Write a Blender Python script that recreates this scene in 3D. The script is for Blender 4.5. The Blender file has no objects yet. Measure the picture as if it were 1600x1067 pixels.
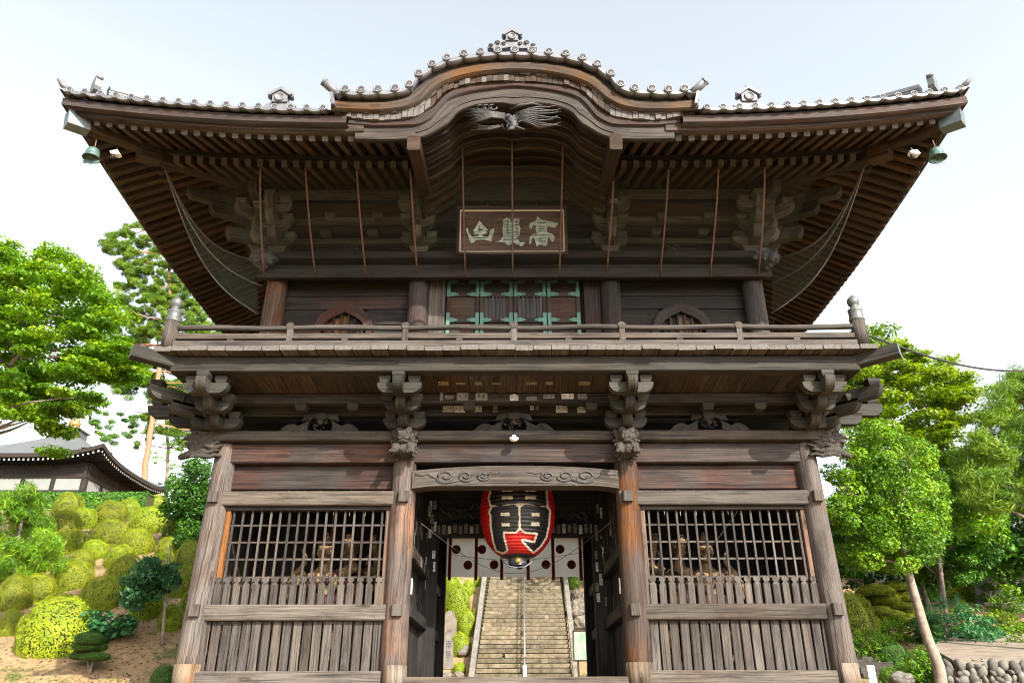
import bpy, bmesh, math, random
import numpy as np
from mathutils import Vector, Matrix, noise
R = math.radians
random.seed(7); RNG = np.random.default_rng(11)
scene = bpy.context.scene
col = scene.collection

# ------------------------------------------------------------------ camera, sky, sun
F_PX, PITCH, ROLL = 1209.0, R(25.5), R(0.12)
CAM = Vector((-0.05, -12.35, 0.0))
cd = bpy.data.cameras.new('camera'); cam = bpy.data.objects.new('camera', cd); col.objects.link(cam)
cd.sensor_width = 36; cd.lens = F_PX / 1600 * 36; cd.clip_end = 800
_f = Vector((0, math.cos(PITCH), math.sin(PITCH))); _u = Vector((0, -math.sin(PITCH), math.cos(PITCH))); _r = Vector((1, 0, 0))
_M = Matrix((_r, _u, -_f)).transposed() @ Matrix.Rotation(-ROLL, 3, 'Z')
cam.matrix_world = Matrix.Translation(CAM) @ _M.to_4x4()
scene.camera = cam

SUN_AZ, SUN_EL = R(32), R(32)          # azimuth to the right of straight behind the camera
sun_dir = Vector((math.sin(SUN_AZ) * math.cos(SUN_EL), -math.cos(SUN_AZ) * math.cos(SUN_EL), math.sin(SUN_EL)))
w = bpy.data.worlds.new("World"); scene.world = w; w.use_nodes = True
nt = w.node_tree; nt.nodes.clear()
sky = nt.nodes.new('ShaderNodeTexSky'); sky.sky_type = 'NISHITA'; sky.sun_disc = False
sky.sun_elevation = SUN_EL; sky.sun_rotation = math.atan2(sun_dir.x, sun_dir.y)
sky.air_density = 1.0; sky.dust_density = 3.0; sky.ozone_density = 1.0
hs = nt.nodes.new('ShaderNodeHueSaturation'); hs.inputs['Saturation'].default_value = 0.30; hs.inputs['Hue'].default_value = .475; hs.inputs['Value'].default_value = 1.0
bg = nt.nodes.new('ShaderNodeBackground'); bg.inputs['Strength'].default_value = 0.15
wo = nt.nodes.new('ShaderNodeOutputWorld')
nt.links.new(sky.outputs[0], hs.inputs['Color']); nt.links.new(hs.outputs[0], bg.inputs[0]); nt.links.new(bg.outputs[0], wo.inputs[0])
sd = bpy.data.lights.new('sun', 'SUN'); so = bpy.data.objects.new('sun', sd); col.objects.link(so)
sd.energy = 3.5; sd.angle = R(0.6); sd.color = (1.0, 0.93, 0.82)
so.rotation_euler = (-sun_dir).to_track_quat('-Z', 'Y').to_euler()
so.location = (20, -30, 30)
vs = scene.view_settings; vs.view_transform = 'Standard'; vs.look = 'None'; vs.gamma = 1; vs.use_curve_mapping = False; vs.exposure = 1.62
scene.cycles.filter_width = 1.05; scene.cycles.max_bounces = 8; scene.cycles.transparent_max_bounces = 12

# ------------------------------------------------------------------ helpers
def ray(px, py):
    v = Vector(((px - 800) / F_PX, (533.5 - py) / F_PX, -1.0))
    return _M @ v
def W(px, py, Y):                        # the point of the plane y = Y seen at a pixel of the photograph
    d = ray(px, py); return CAM + d * ((Y - CAM.y) / d.y)
def Zp(py, Y): return W(800, py, Y).z
def Xp(px, py, Y): return W(px, py, Y).x
def proj(p):
    q = _M.transposed() @ (Vector(p) - CAM)
    return 800 + F_PX * q.x / -q.z, 533.5 - F_PX * q.y / -q.z
def rn(a, b): return random.uniform(a, b)
def V(*a): return Vector(a)

class MB:
    def __init__(s): s.v = []; s.f = []; s.uv = []; s.m = []; s.s = []
    def face(s, idx, uv, m=0, sm=False): s.f.append(idx); s.uv.append(uv); s.m.append(m); s.s.append(sm)
    def beam(s, p0, p1, w, h, up=(0, 0, 1), c=None, m=0, me=None):
        p0 = Vector(p0); p1 = Vector(p1); d = (p1 - p0); L = d.length; d.normalize(); up = Vector(up)
        sd = d.cross(up).normalized(); u2 = sd.cross(d).normalized()
        if c is None: c = min(w, h) * .08
        a, b = w / 2, h / 2
        sec = [(-a + c, -b), (a - c, -b), (a, -b + c), (a, b - c), (a - c, b), (-a + c, b), (-a, b - c), (-a, -b + c)] if c > 0 else [(-a, -b), (a, -b), (a, b), (-a, b)]
        n = len(sec); i0 = len(s.v); ou, ov = rn(0, 50), rn(0, 50)
        for p in (p0, p1):
            for x, y in sec: s.v.append(p + sd * x + u2 * y)
        per = [0]
        for i in range(n): x0, y0 = sec[i]; x1, y1 = sec[(i + 1) % n]; per.append(per[-1] + math.hypot(x1 - x0, y1 - y0))
        for i in range(n):
            j = (i + 1) % n
            s.face([i0 + i, i0 + n + i, i0 + n + j, i0 + j], [(ou, ov + per[i]), (ou + L, ov + per[i]), (ou + L, ov + per[i + 1]), (ou, ov + per[i + 1])], m)
        me = m if me is None else me
        s.face(list(range(i0, i0 + n)), [(ou + x, ov + y) for x, y in sec], me)
        s.face(list(range(i0 + 2 * n - 1, i0 + n - 1, -1)), [(ou + x, ov + y) for x, y in reversed(sec)], me)
        return s
    def prism(s, pts, off, m=0, along=None, sm=False, ms=None):   # planar outline pts swept by the vector off
        pts = [Vector(p) for p in pts]; off = Vector(off); n = len(pts); i0 = len(s.v)
        nrm = Vector((0, 0, 0))
        for i in range(n): nrm += (pts[i] - pts[0]).cross(pts[(i + 1) % n] - pts[0])
        if nrm.dot(off) > 0: pts.reverse()
        a = Vector(along) if along else (pts[1] - pts[0]); a = a.normalized(); b = a.cross(off).normalized()
        ou, ov = rn(0, 50), rn(0, 50); ms = m if ms is None else ms
        for p in pts: s.v.append(p)
        for p in pts: s.v.append(p + off)
        uv = [(ou + p.dot(a), ov + p.dot(b)) for p in pts]; L = off.length
        s.face(list(range(i0, i0 + n)), uv, m)
        s.face(list(range(i0 + 2 * n - 1, i0 + n - 1, -1)), uv[::-1], m)
        d = 0
        for i in range(n):
            j = (i + 1) % n; e = (pts[j] - pts[i]).length
            s.face([i0 + j, i0 + i, i0 + n + i, i0 + n + j], [(ou + d + e, ov), (ou + d, ov), (ou + d, ov + L), (ou + d + e, ov + L)], ms, sm); d += e
        return s
    def lathe(s, prof, c, n=20, m=0, axis='Z', cap=True, sm=True, M=None):   # prof: (r, z)
        i0 = len(s.v); c = Vector(c); ou, ov = rn(0, 50), rn(0, 50)
        for r, z in prof:
            for k in range(n):
                a = 2 * math.pi * k / n; p = Vector((r * math.cos(a), r * math.sin(a), z))
                if axis == 'Y': p = Vector((p.x, p.z, p.y))
                elif axis == 'X': p = Vector((p.z, p.x, p.y))
                if M is not None: p = M @ p
                s.v.append(c + p)
        for j in range(len(prof) - 1):
            r = max(prof[j][0], prof[j + 1][0], .01)
            for k in range(n):
                k2 = (k + 1) % n; v0, v1 = ov + k * r * 6.283 / n, ov + (k + 1) * r * 6.283 / n
                s.face([i0 + j * n + k, i0 + j * n + k2, i0 + (j + 1) * n + k2, i0 + (j + 1) * n + k],
                       [(ou + prof[j][1], v0), (ou + prof[j][1], v1), (ou + prof[j + 1][1], v1), (ou + prof[j + 1][1], v0)], m, sm)
        if cap:
            for j, rev in ((0, True), (len(prof) - 1, False)):
                if prof[j][0] > 1e-4:
                    idx = list(range(i0 + j * n, i0 + j * n + n)); uv = [(ou + s.v[i].x - c.x, ov + s.v[i].y - c.y + s.v[i].z - c.z) for i in idx]
                    if rev: idx.reverse(); uv.reverse()
                    s.face(idx, uv, m)
        return s
    def tube(s, pts, r, n=8, m=0, sm=True, flat=1.0):
        pts = [Vector(p) for p in pts]; k = len(pts); rs = r if isinstance(r, (list, tuple)) else [r] * k
        i0 = len(s.v); ou, ov = rn(0, 50), rn(0, 50); d = 0; ds = []
        ref = Vector((0, 0, 1)) if abs((pts[-1] - pts[0]).normalized().z) < .9 else Vector((0, 1, 0))
        for i, p in enumerate(pts):
            t = (pts[min(i + 1, k - 1)] - pts[max(i - 1, 0)]).normalized()
            a = t.cross(ref).normalized(); b = a.cross(t).normalized()
            for q in range(n):
                an = 2 * math.pi * q / n; s.v.append(p + (a * math.cos(an) + b * math.sin(an) * flat) * rs[i])
            if i: d += (p - pts[i - 1]).length
            ds.append(d)
        for i in range(k - 1):
            for q in range(n):
                q2 = (q + 1) % n; rr = max(rs[i], rs[i + 1]); c0 = ov + q * rr * 6.283 / n; c1 = ov + (q + 1) * rr * 6.283 / n
                s.face([i0 + i * n + q, i0 + (i + 1) * n + q, i0 + (i + 1) * n + q2, i0 + i * n + q2],
                       [(ou + ds[i], c0), (ou + ds[i + 1], c0), (ou + ds[i + 1], c1), (ou + ds[i], c1)], m, sm)
        s.face(list(range(i0, i0 + n)), [(ou, ov)] * n, m)
        s.face(list(range(i0 + k * n - 1, i0 + k * n - n - 1, -1)), [(ou, ov)] * n, m)
        return s
    def strip(s, top, bot, off, m=0, sm=False, mu=None):  # closed slab between two polylines (same length), swept by off
        n = len(top); i0 = len(s.v); off = Vector(off); ou, ov = rn(0, 50), rn(0, 50); mu = m if mu is None else mu
        for L in (top, bot):
            for p in L: s.v.append(Vector(p))
        for L in (top, bot):
            for p in L: s.v.append(Vector(p) + off)
        T, B, T2, B2 = i0, i0 + n, i0 + 2 * n, i0 + 3 * n; d = 0; o = off.length
        for i in range(n - 1):
            e = (Vector(top[i + 1]) - Vector(top[i])).length; h = (Vector(top[i]) - Vector(bot[i])).length
            u0, u1 = ou + d, ou + d + e; d += e
            s.face([T + i, B + i, B + i + 1, T + i + 1], [(u0, ov), (u0, ov + h), (u1, ov + h), (u1, ov)], m)
            s.face([T2 + i + 1, B2 + i + 1, B2 + i, T2 + i], [(u1, ov), (u1, ov + h), (u0, ov + h), (u0, ov)], m)
            s.face([T + i + 1, T2 + i + 1, T2 + i, T + i], [(u1, ov), (u1, ov + o), (u0, ov + o), (u0, ov)], m, sm)
            s.face([B + i, B2 + i, B2 + i + 1, B + i + 1], [(u0, ov), (u0, ov + o), (u1, ov + o), (u1, ov)], mu, sm)
        s.face([T, T2, B2, B], [(ou, ov), (ou + o, ov), (ou + o, ov + .2), (ou, ov + .2)], m)
        e = n - 1
        s.face([T + e, B + e, B2 + e, T2 + e], [(ou, ov), (ou, ov + .2), (ou + o, ov + .2), (ou + o, ov)], m)
        return s
    def mesh(s, name, mats):
        used = sorted({i for f in s.f for i in f})
        if len(used) < len(s.v): mp = {q: k for k, q in enumerate(used)}; s.v = [s.v[q] for q in used]; s.f = [[mp[i] for i in f] for f in s.f]
        me = bpy.data.meshes.new(name); me.from_pydata([tuple(v) for v in s.v], [], s.f)
        uvl = me.uv_layers.new(name='UVMap'); flat = []
        for u in s.uv:
            for a in u: flat.extend(a)
        uvl.data.foreach_set('uv', flat)
        me.polygons.foreach_set('material_index', s.m); me.polygons.foreach_set('use_smooth', s.s)
        for mt in (mats if isinstance(mats, (list, tuple)) else [mats]): me.materials.append(mt)
        me.update(); return me
    def build(s, name, mats, parent=None, **k): return inst(name, s.mesh(name, mats), parent, **k)

def inst(name, me, parent=None, loc=(0, 0, 0), rot=(0, 0, 0), scale=(1, 1, 1)):
    o = bpy.data.objects.new(name, me); col.objects.link(o); o.location = loc; o.rotation_euler = rot; o.scale = scale
    if parent is not None: o.parent = parent
    return o
def tag(o, label=None, cat=None, group=None, kind=None):
    if label: o['label'] = label
    if cat: o['category'] = cat
    if group: o['group'] = group
    if kind: o['kind'] = kind
    return o
def thing(name, label, cat, loc=(0, 0, 0), group=None, rot=(0, 0, 0)):
    return tag(inst(name, None, None, loc, rot), label, cat, group)
def bx(p0, p1, **k):                      # axis-aligned chamfered box, grain along its longest side
    a = Vector([min(p0[i], p1[i]) for i in range(3)]); b = Vector([max(p0[i], p1[i]) for i in range(3)]); d = b - a; c = (a + b) / 2
    mb = k.pop('mb', None) or MB(); ax = max(range(3), key=lambda i: d[i])
    if ax == 0: mb.beam((a.x, c.y, c.z), (b.x, c.y, c.z), d.y, d.z, **k)
    elif ax == 1: mb.beam((c.x, a.y, c.z), (c.x, b.y, c.z), d.x, d.z, **k)
    else: mb.beam((c.x, c.y, a.z), (c.x, c.y, b.z), d.x, d.y, up=(0, 1, 0), **k)
    return mb

# ------------------------------------------------------------------ materials
def newmat(name):
    m = bpy.data.materials.new(name); m.use_nodes = True; t = m.node_tree; b = t.nodes['Principled BSDF']
    return m, t, b
def N(t, kind, **k):
    n = t.nodes.new(kind)
    for a, v in k.items():
        if a in n.inputs: n.inputs[a].default_value = v
        else: setattr(n, a, v)
    return n
def ramp(t, stops):
    n = t.nodes.new('ShaderNodeValToRGB'); e = n.color_ramp.elements
    while len(e) < len(stops): e.new(.5)
    for i, (p, c) in enumerate(stops): e[i].position = p; e[i].color = (*c, 1) if len(c) == 3 else c
    return n
def mixc(t, f, a, b, mode='MIX'):
    n = t.nodes.new('ShaderNodeMix'); n.data_type = 'RGBA'; n.blend_type = mode
    for s, v in ((n.inputs[0], f), (n.inputs[6], a), (n.inputs[7], b)):
        if hasattr(v, 'is_output'): t.links.new(v, s)
        elif isinstance(v, tuple): s.default_value = (*v, 1)
        else: s.default_value = v
    return n.outputs[2]
def wood(name, dark, mid, light, grey=None, gamt=.5, rough=.78, bump=.5, scale=1.0, var=.33):
    m, t, b = newmat(name); L = t.links.new; WK = .39
    dark, mid, light = [tuple(x * WK for x in q) for q in (dark, mid, light)]; grey = tuple(x * WK for x in grey) if grey else None
    uv = N(t, 'ShaderNodeUVMap', uv_map='UVMap'); oi = N(t, 'ShaderNodeObjectInfo')
    ad = N(t, 'ShaderNodeVectorMath', operation='ADD'); L(uv.outputs[0], ad.inputs[0])
    mu = N(t, 'ShaderNodeMath', operation='MULTIPLY'); mu.inputs[1].default_value = 37; L(oi.outputs['Random'], mu.inputs[0])
    cb = N(t, 'ShaderNodeCombineXYZ'); L(mu.outputs[0], cb.inputs[0]); L(mu.outputs[0], cb.inputs[1]); L(mu.outputs[0], cb.inputs[2]); L(cb.outputs[0], ad.inputs[1])
    # slow warp so the grain wanders round knots
    wn = N(t, 'ShaderNodeTexNoise', Scale=1.1 * scale, Detail=1.5); L(ad.outputs[0], wn.inputs['Vector'])
    wv = N(t, 'ShaderNodeVectorMath', operation='SCALE'); L(wn.outputs['Color'], wv.inputs[0]); wv.inputs['Scale'].default_value = .07 / scale
    a2 = N(t, 'ShaderNodeVectorMath', operation='ADD'); L(ad.outputs[0], a2.inputs[0]); L(wv.outputs[0], a2.inputs[1])
    mp = N(t, 'ShaderNodeMapping'); mp.inputs['Scale'].default_value = (.8 * scale, 58 * scale, 1); L(a2.outputs[0], mp.inputs['Vector'])
    g1 = N(t, 'ShaderNodeTexNoise', Scale=1.0, Detail=4.0, Roughness=.62); L(mp.outputs[0], g1.inputs['Vector'])
    mp2 = N(t, 'ShaderNodeMapping'); mp2.inputs['Scale'].default_value = (.3 * scale, 20 * scale, 1); L(a2.outputs[0], mp2.inputs['Vector'])
    g2 = N(t, 'ShaderNodeTexNoise', Scale=1.0, Detail=3.0, Roughness=.55); L(mp2.outputs[0], g2.inputs['Vector'])
    av = N(t, 'ShaderNodeMath', operation='MULTIPLY_ADD'); L(g1.outputs[0], av.inputs[0]); av.inputs[1].default_value = .68
    hf = N(t, 'ShaderNodeMath', operation='MULTIPLY'); L(g2.outputs[0], hf.inputs[0]); hf.inputs[1].default_value = .32; L(hf.outputs[0], av.inputs[2])
    cr = ramp(t, [(.36, dark), (.5, mid), (.65, light)]); L(av.outputs[0], cr.inputs[0])
    c = cr.outputs[0]
    if grey:
        tc = N(t, 'ShaderNodeTexCoord')
        gn = N(t, 'ShaderNodeTexNoise', Scale=.9, Detail=5.0, Roughness=.65); L(a2.outputs[0], gn.inputs['Vector'])
        gr = ramp(t, [(.5 - gamt * .3, (0, 0, 0)), (.68 - gamt * .3, (1, 1, 1))]); L(gn.outputs[0], gr.inputs[0])
        gc = ramp(t, [(.36, tuple(x * .36 for x in grey)), (.5, grey), (.62, tuple(min(.6, x * 1.25) for x in grey))]); L(g1.outputs[0], gc.inputs[0])
        c = mixc(t, gr.outputs[0], c, gc.outputs[0])
    # checks: long dark splits
    mp3 = N(t, 'ShaderNodeMapping'); mp3.inputs['Scale'].default_value = (.5 * scale, 20 * scale, 1); L(a2.outputs[0], mp3.inputs['Vector'])
    g3 = N(t, 'ShaderNodeTexNoise', Scale=1.0, Detail=1.0); L(mp3.outputs[0], g3.inputs['Vector'])
    ck = ramp(t, [(.27, (.3, .3, .3)), (.32, (1, 1, 1))]); L(g3.outputs[0], ck.inputs[0])
    c = mixc(t, 1.0, c, ck.outputs[0], 'MULTIPLY')
    vo = N(t, 'ShaderNodeTexVoronoi', Scale=1.0); mpk = N(t, 'ShaderNodeMapping'); mpk.inputs['Scale'].default_value = (.9, 2.6, 1); L(a2.outputs[0], mpk.inputs['Vector']); L(mpk.outputs[0], vo.inputs['Vector'])
    kr = ramp(t, [(.035, (.22, .18, .15)), (.06, (.75, .72, .7)), (.085, (.5, .46, .42)), (.13, (1, 1, 1))]); L(vo.outputs['Distance'], kr.inputs[0]); c = mixc(t, 1.0, c, kr.outputs[0], 'MULTIPLY')
    st = N(t, 'ShaderNodeTexNoise', Scale=1.0, Detail=6.0, Roughness=.7); mps = N(t, 'ShaderNodeMapping'); mps.inputs['Scale'].default_value = (1.2, 5.0, 1); L(a2.outputs[0], mps.inputs['Vector']); L(mps.outputs[0], st.inputs['Vector'])
    sr = ramp(t, [(.32, (.42, .40, .39)), (.5, (.92, .91, .90)), (.72, (1.22, 1.20, 1.17))]); L(st.outputs[0], sr.inputs[0]); c = mixc(t, 1.0, c, sr.outputs[0], 'MULTIPLY')
    vr = N(t, 'ShaderNodeMapRange'); vr.inputs[3].default_value = 1 - var; vr.inputs[4].default_value = 1 + var; L(oi.outputs['Random'], vr.inputs[0])
    vc = N(t, 'ShaderNodeCombineColor'); [L(vr.outputs[0], vc.inputs[i]) for i in range(3)]
    c = mixc(t, 1.0, c, vc.outputs[0], 'MULTIPLY')
    wr = N(t, 'ShaderNodeTexWhiteNoise'); wr.noise_dimensions = '1D'; L(mu.outputs[0], wr.inputs['W']); sm = N(t, 'ShaderNodeMapRange'); sm.inputs[3].default_value = .75; sm.inputs[4].default_value = 1.25; L(wr.outputs['Value'], sm.inputs[0])
    hh = N(t, 'ShaderNodeHueSaturation'); L(c, hh.inputs['Color']); L(sm.outputs[0], hh.inputs['Saturation']); c = hh.outputs[0]
    L(c, b.inputs['Base Color']); b.inputs['Roughness'].default_value = rough
    b.inputs['Specular IOR Level'].default_value = .25
    bp = N(t, 'ShaderNodeBump', Strength=bump, Distance=.012); L(av.outputs[0], bp.inputs['Height']); L(bp.outputs[0], b.inputs['Normal'])
    return m
def plain(name, c, rough=.6, metal=0.0, nscale=6.0, amt=.35, bump=0.0, c2=None, coord='Object', bscale=None, var=.12):
    m, t, b = newmat(name); L = t.links.new; tc = N(t, 'ShaderNodeTexCoord')
    n = N(t, 'ShaderNodeTexNoise', Scale=nscale, Detail=6.0, Roughness=.65); L(tc.outputs[coord], n.inputs['Vector'])
    c2 = c2 or tuple(x * (1 - amt) for x in c)
    r = ramp(t, [(.35, c2), (.65, c)]); L(n.outputs[0], r.inputs[0])
    oi = N(t, 'ShaderNodeObjectInfo'); vr = N(t, 'ShaderNodeMapRange'); vr.inputs[3].default_value = 1 - var; vr.inputs[4].default_value = 1 + var; L(oi.outputs['Random'], vr.inputs[0])
    vc = N(t, 'ShaderNodeCombineColor'); [L(vr.outputs[0], vc.inputs[i]) for i in range(3)]
    L(mixc(t, 1.0, r.outputs[0], vc.outputs[0], 'MULTIPLY'), b.inputs['Base Color'])
    b.inputs['Roughness'].default_value = rough; b.inputs['Metallic'].default_value = metal
    if bump:
        n2 = N(t, 'ShaderNodeTexNoise', Scale=bscale or nscale * 3, Detail=6.0); L(tc.outputs[coord], n2.inputs['Vector'])
        bp = N(t, 'ShaderNodeBump', Strength=bump, Distance=.02); L(n2.outputs[0], bp.inputs['Height']); L(bp.outputs[0], b.inputs['Normal'])
    return m
def leafmat(name, a, b_, c, trans=.35):
    m, t, b = newmat(name); L = t.links.new
    at = N(t, 'ShaderNodeAttribute', attribute_name='tint'); r = ramp(t, [(0, a), (.55, b_), (1, c)]); L(at.outputs['Fac'], r.inputs[0])
    oi = N(t, 'ShaderNodeObjectInfo'); vr = N(t, 'ShaderNodeMapRange'); vr.inputs[3].default_value = .82; vr.inputs[4].default_value = 1.18; L(oi.outputs['Random'], vr.inputs[0])
    hv = N(t, 'ShaderNodeHueSaturation'); L(r.outputs[0], hv.inputs['Color']); L(vr.outputs[0], hv.inputs['Value'])
    L(hv.outputs[0], b.inputs['Base Color']); b.inputs['Roughness'].default_value = .5; b.inputs['Specular IOR Level'].default_value = .3
    tr = N(t, 'ShaderNodeBsdfTranslucent'); hs2 = N(t, 'ShaderNodeHueSaturation', Saturation=1.15, Value=1.25); L(hv.outputs[0], hs2.inputs['Color']); L(hs2.outputs[0], tr.inputs[0])
    mx = N(t, 'ShaderNodeMixShader'); mx.inputs[0].default_value = trans; L(b.outputs[0], mx.inputs[1]); L(tr.outputs[0], mx.inputs[2])
    L(mx.outputs[0], t.nodes['Material Output'].inputs['Surface']); return m

M = {}
M['col_out'] = wood('weathered_column_wood', (.04, .025, .016), (.17, .112, .075), (.31, .215, .145), (.18, .155, .137), .5)
M['col_in'] = wood('orange_column_wood', (.06, .024, .012), (.28, .125, .055), (.46, .23, .11), (.165, .125, .105), .32)
M['splice'] = wood('new_repair_wood', (.22, .12, .06), (.36, .21, .115), (.46, .30, .18), (.30, .24, .18), .2)
M['red'] = wood('red_brown_plank_wood', (.025, .012, .010), (.095, .047, .037), (.21, .095, .06), (.095, .08, .072), .35)
M['grey'] = wood('grey_weathered_wood', (.028, .022, .019), (.115, .095, .082), (.25, .205, .165), (.165, .143, .122), .5)
M['pale'] = wood('pale_grey_wood', (.04, .03, .024), (.155, .12, .096), (.29, .225, .17), (.19, .165, .138), .5)
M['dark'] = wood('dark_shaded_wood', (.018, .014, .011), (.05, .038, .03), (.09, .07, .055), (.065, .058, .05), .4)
M['brown'] = wood('brown_eave_wood', (.03, .018, .01), (.10, .055, .03), (.19, .11, .06), (.10, .08, .06), .25)
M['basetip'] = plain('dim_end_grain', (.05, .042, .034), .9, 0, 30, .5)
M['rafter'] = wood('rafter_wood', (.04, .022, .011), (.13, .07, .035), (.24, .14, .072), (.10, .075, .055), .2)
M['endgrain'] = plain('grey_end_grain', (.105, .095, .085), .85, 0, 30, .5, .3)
M['orange'] = wood('fresh_orange_wood', (.28, .11, .04), (.42, .20, .085), (.50, .27, .13), None)
M['gable'] = wood('amber_gable_wood', (.08, .035, .016), (.22, .115, .055), (.34, .20, .105), (.16, .125, .10), .4)
M['mossy'] = wood('greenish_beam_wood', (.022, .018, .013), (.075, .066, .050), (.15, .13, .10), (.09, .088, .074), .5)
M['tile'] = plain('silver_grey_roof_tile', (.125, .127, .138), .5, 0, 5, .35, .15)
M['tilerim'] = plain('roof_tile_relief', (.06, .06, .065), .5, 0, 12, .5, .3)
M['copper'] = plain('green_copper_fitting', (.075, .185, .145), .55, .25, 25, .45, .2)
M['lead'] = plain('blue_grey_copper_cap', (.12, .155, .16), .5, .3, 6, .3, .1)
M['bronze'] = plain('verdigris_bronze', (.11, .19, .16), .5, .4, 14, .55, .2, c2=(.06, .10, .09))
M['finial'] = plain('grey_bronze_finial', (.13, .135, .13), .5, .3, 14, .45, .2)
M['carve'] = plain('carved_weathered_wood', (.05, .042, .032), .85, 0, 14, .7, .8, bscale=70)
M['carvedark'] = plain('carved_dark_wood', (.045, .043, .042), .65, 0, 9, .5, .4, bscale=50)
M['white'] = plain('white_paint', (.78, .77, .74), .5, 0, 8, .12)
M['iron'] = plain('rusty_iron_rod', (.20, .105, .075), .6, .2, 20, .5)
M['steel'] = plain('galvanised_steel', (.26, .255, .26), .35, .7, 20, .2)
M['black'] = plain('black_lacquer', (.012, .012, .014), .45, 0, 10, .3)
M['redpaper'] = plain('red_lantern_paper', (.52, .012, .010), .5, 0, 10, .2)
M['cream'] = plain('cream_paper', (.66, .60, .45), .7, 0, 60, .3)
M['cloth'] = plain('off_white_cloth', (.80, .78, .74), .9, 0, 3, .15, .1)
M['crim'] = plain('dark_crimson_cloth', (.16, .012, .018), .85, 0, 20, .3)
M['maroon'] = plain('maroon_print', (.22, .045, .03), .85, 0, 40, .45)
M['gold'] = plain('old_gilding', (.50, .33, .10), .4, .6, 14, .5)
M['stone'] = plain('mossy_step_stone', (.18, .145, .095), .95, 0, 4, .5, .8, c2=(.07, .058, .03), bscale=30, var=.25)
M['curb'] = plain('grey_kerb_stone', (.18, .165, .14), .95, 0, 4, .4, .5, bscale=30)
M['rock'] = plain('garden_rock', (.20, .17, .135), .95, 0, 3, .55, .8, bscale=14)
M['pebble'] = plain('round_cobble', (.13, .12, .10), .8, 0, 7, .45, .3, var=.45)
M['bark'] = plain('grey_bark', (.22, .18, .14), .95, 0, 8, .5, .8, bscale=22)
M['pinebark'] = plain('red_pine_bark', (.36, .165, .085), .95, 0, 6, .45, .8, c2=(.20, .10, .06), bscale=16)
M['palebark'] = plain('pale_smooth_bark', (.27, .215, .165), .85, 0, 9, .5, .3, bscale=18)
M['paper_w'] = plain('pasted_white_paper', (.72, .72, .70), .8, 0, 30, .4)
M['paper_g'] = plain('faded_grey_paper', (.23, .22, .205), .85, 0, 30, .5)
M['paper_y'] = plain('browned_paper', (.27, .20, .10), .85, 0, 30, .5)
M['ink'] = plain('black_ink', (.018, .018, .022), .7, 0, 10, .3)
M['slate'] = plain('grey_hall_roof', (.085, .092, .092), .6, 0, 2, .2, .1)
M['plaster'] = plain('white_plaster', (.22, .225, .21), .9, 0, 2, .12)
def thin(m, f=.5):                         # cloth lets light through
    t = m.node_tree; b = t.nodes['Principled BSDF']; src = b.inputs['Base Color'].links[0].from_socket; tr = N(t, 'ShaderNodeBsdfTranslucent'); t.links.new(src, tr.inputs[0])
    mx = N(t, 'ShaderNodeMixShader'); mx.inputs[0].default_value = f; t.links.new(b.outputs[0], mx.inputs[1]); t.links.new(tr.outputs[0], mx.inputs[2]); t.links.new(mx.outputs[0], t.nodes['Material Output'].inputs['Surface'])
thin(M['cloth'], .65); thin(M['crim'], .3); thin(M['redpaper'], .2)
M['az'] = leafmat('azalea_leaf', (.12, .16, .008), (.225, .275, .010), (.34, .35, .015), .3)
M['az2'] = leafmat('lime_azalea_leaf', (.15, .22, .008), (.265, .35, .010), (.38, .43, .015), .3)
M['maple'] = leafmat('maple_leaf', (.06, .14, .012), (.14, .27, .016), (.31, .40, .025), .45)
M['yellowmaple'] = leafmat('yellow_green_maple_leaf', (.09, .17, .012), (.21, .33, .018), (.40, .44, .03), .45)
M['pine'] = leafmat('pine_needles', (.06, .13, .015), (.17, .30, .025), (.33, .44, .04), .3)
M['bluepine'] = leafmat('blue_green_pine_needles', (.05, .12, .028), (.13, .26, .045), (.28, .42, .075), .3)
M['glossy'] = leafmat('glossy_leaf', (.04, .11, .008), (.125, .26, .012), (.29, .43, .022), .3)
M['deep'] = leafmat('deep_green_leaf', (.018, .06, .008), (.05, .15, .012), (.12, .27, .02), .25)
M['teal'] = leafmat('blue_green_leaf', (.02, .075, .03), (.045, .15, .05), (.11, .24, .09), .3)
M['core'] = plain('inner_shade_dark', (.045, .05, .010), .95, 0, 12, .5)  # dark colour standing in for shade inside shrubs and under step stones
M['grass'] = leafmat('grass_blade', (.06, .09, .012), (.13, .17, .02), (.25, .25, .05), .3)
# ------------------------------------------------------------------ terrain
def sstep(a, b, x): t = np.clip((x - a) / (b - a), 0, 1); return t * t * (3 - 2 * t)
def terrain(x, y):
    x = np.asarray(x, float); y = np.asarray(y, float)
    front = -1.5 + 1.75 * sstep(-5.0, -.5, y)
    left = np.clip(.43 * (y - 3.2), 0, 7.6) + .12 * np.sin(x * 1.3) * np.sin(y * 1.1) * sstep(3, 6, y)
    right = np.clip(.10 * (y - 4), 0, .6) + np.clip(.32 * (y - 9), 0, 5)
    mid = np.clip(.645 * (y - 20.6), 0, 16) + .52 * sstep(6, 19, y)
    wl = sstep(-4.2, -7.5, x) * sstep(30, 19, y) + sstep(-14, -19, x) * sstep(19, 30, y); wl = np.clip(wl, 0, 1)
    wr = sstep(4.5, 7.5, x)
    h = mid * (1 - wl) * (1 - wr) + left * wl + right * wr
    return front + h
def hit(px, py, dy=0.05):                 # where the sight line through a pixel meets the ground
    d = ray(px, py); t0 = (0.5 - CAM.y) / d.y; t = t0
    for i in range(2000):
        p = CAM + d * t
        if p.z <= float(terrain(p.x, p.y)): return Vector((p.x, p.y, float(terrain(p.x, p.y))))
        t += .03
    return p
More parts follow.
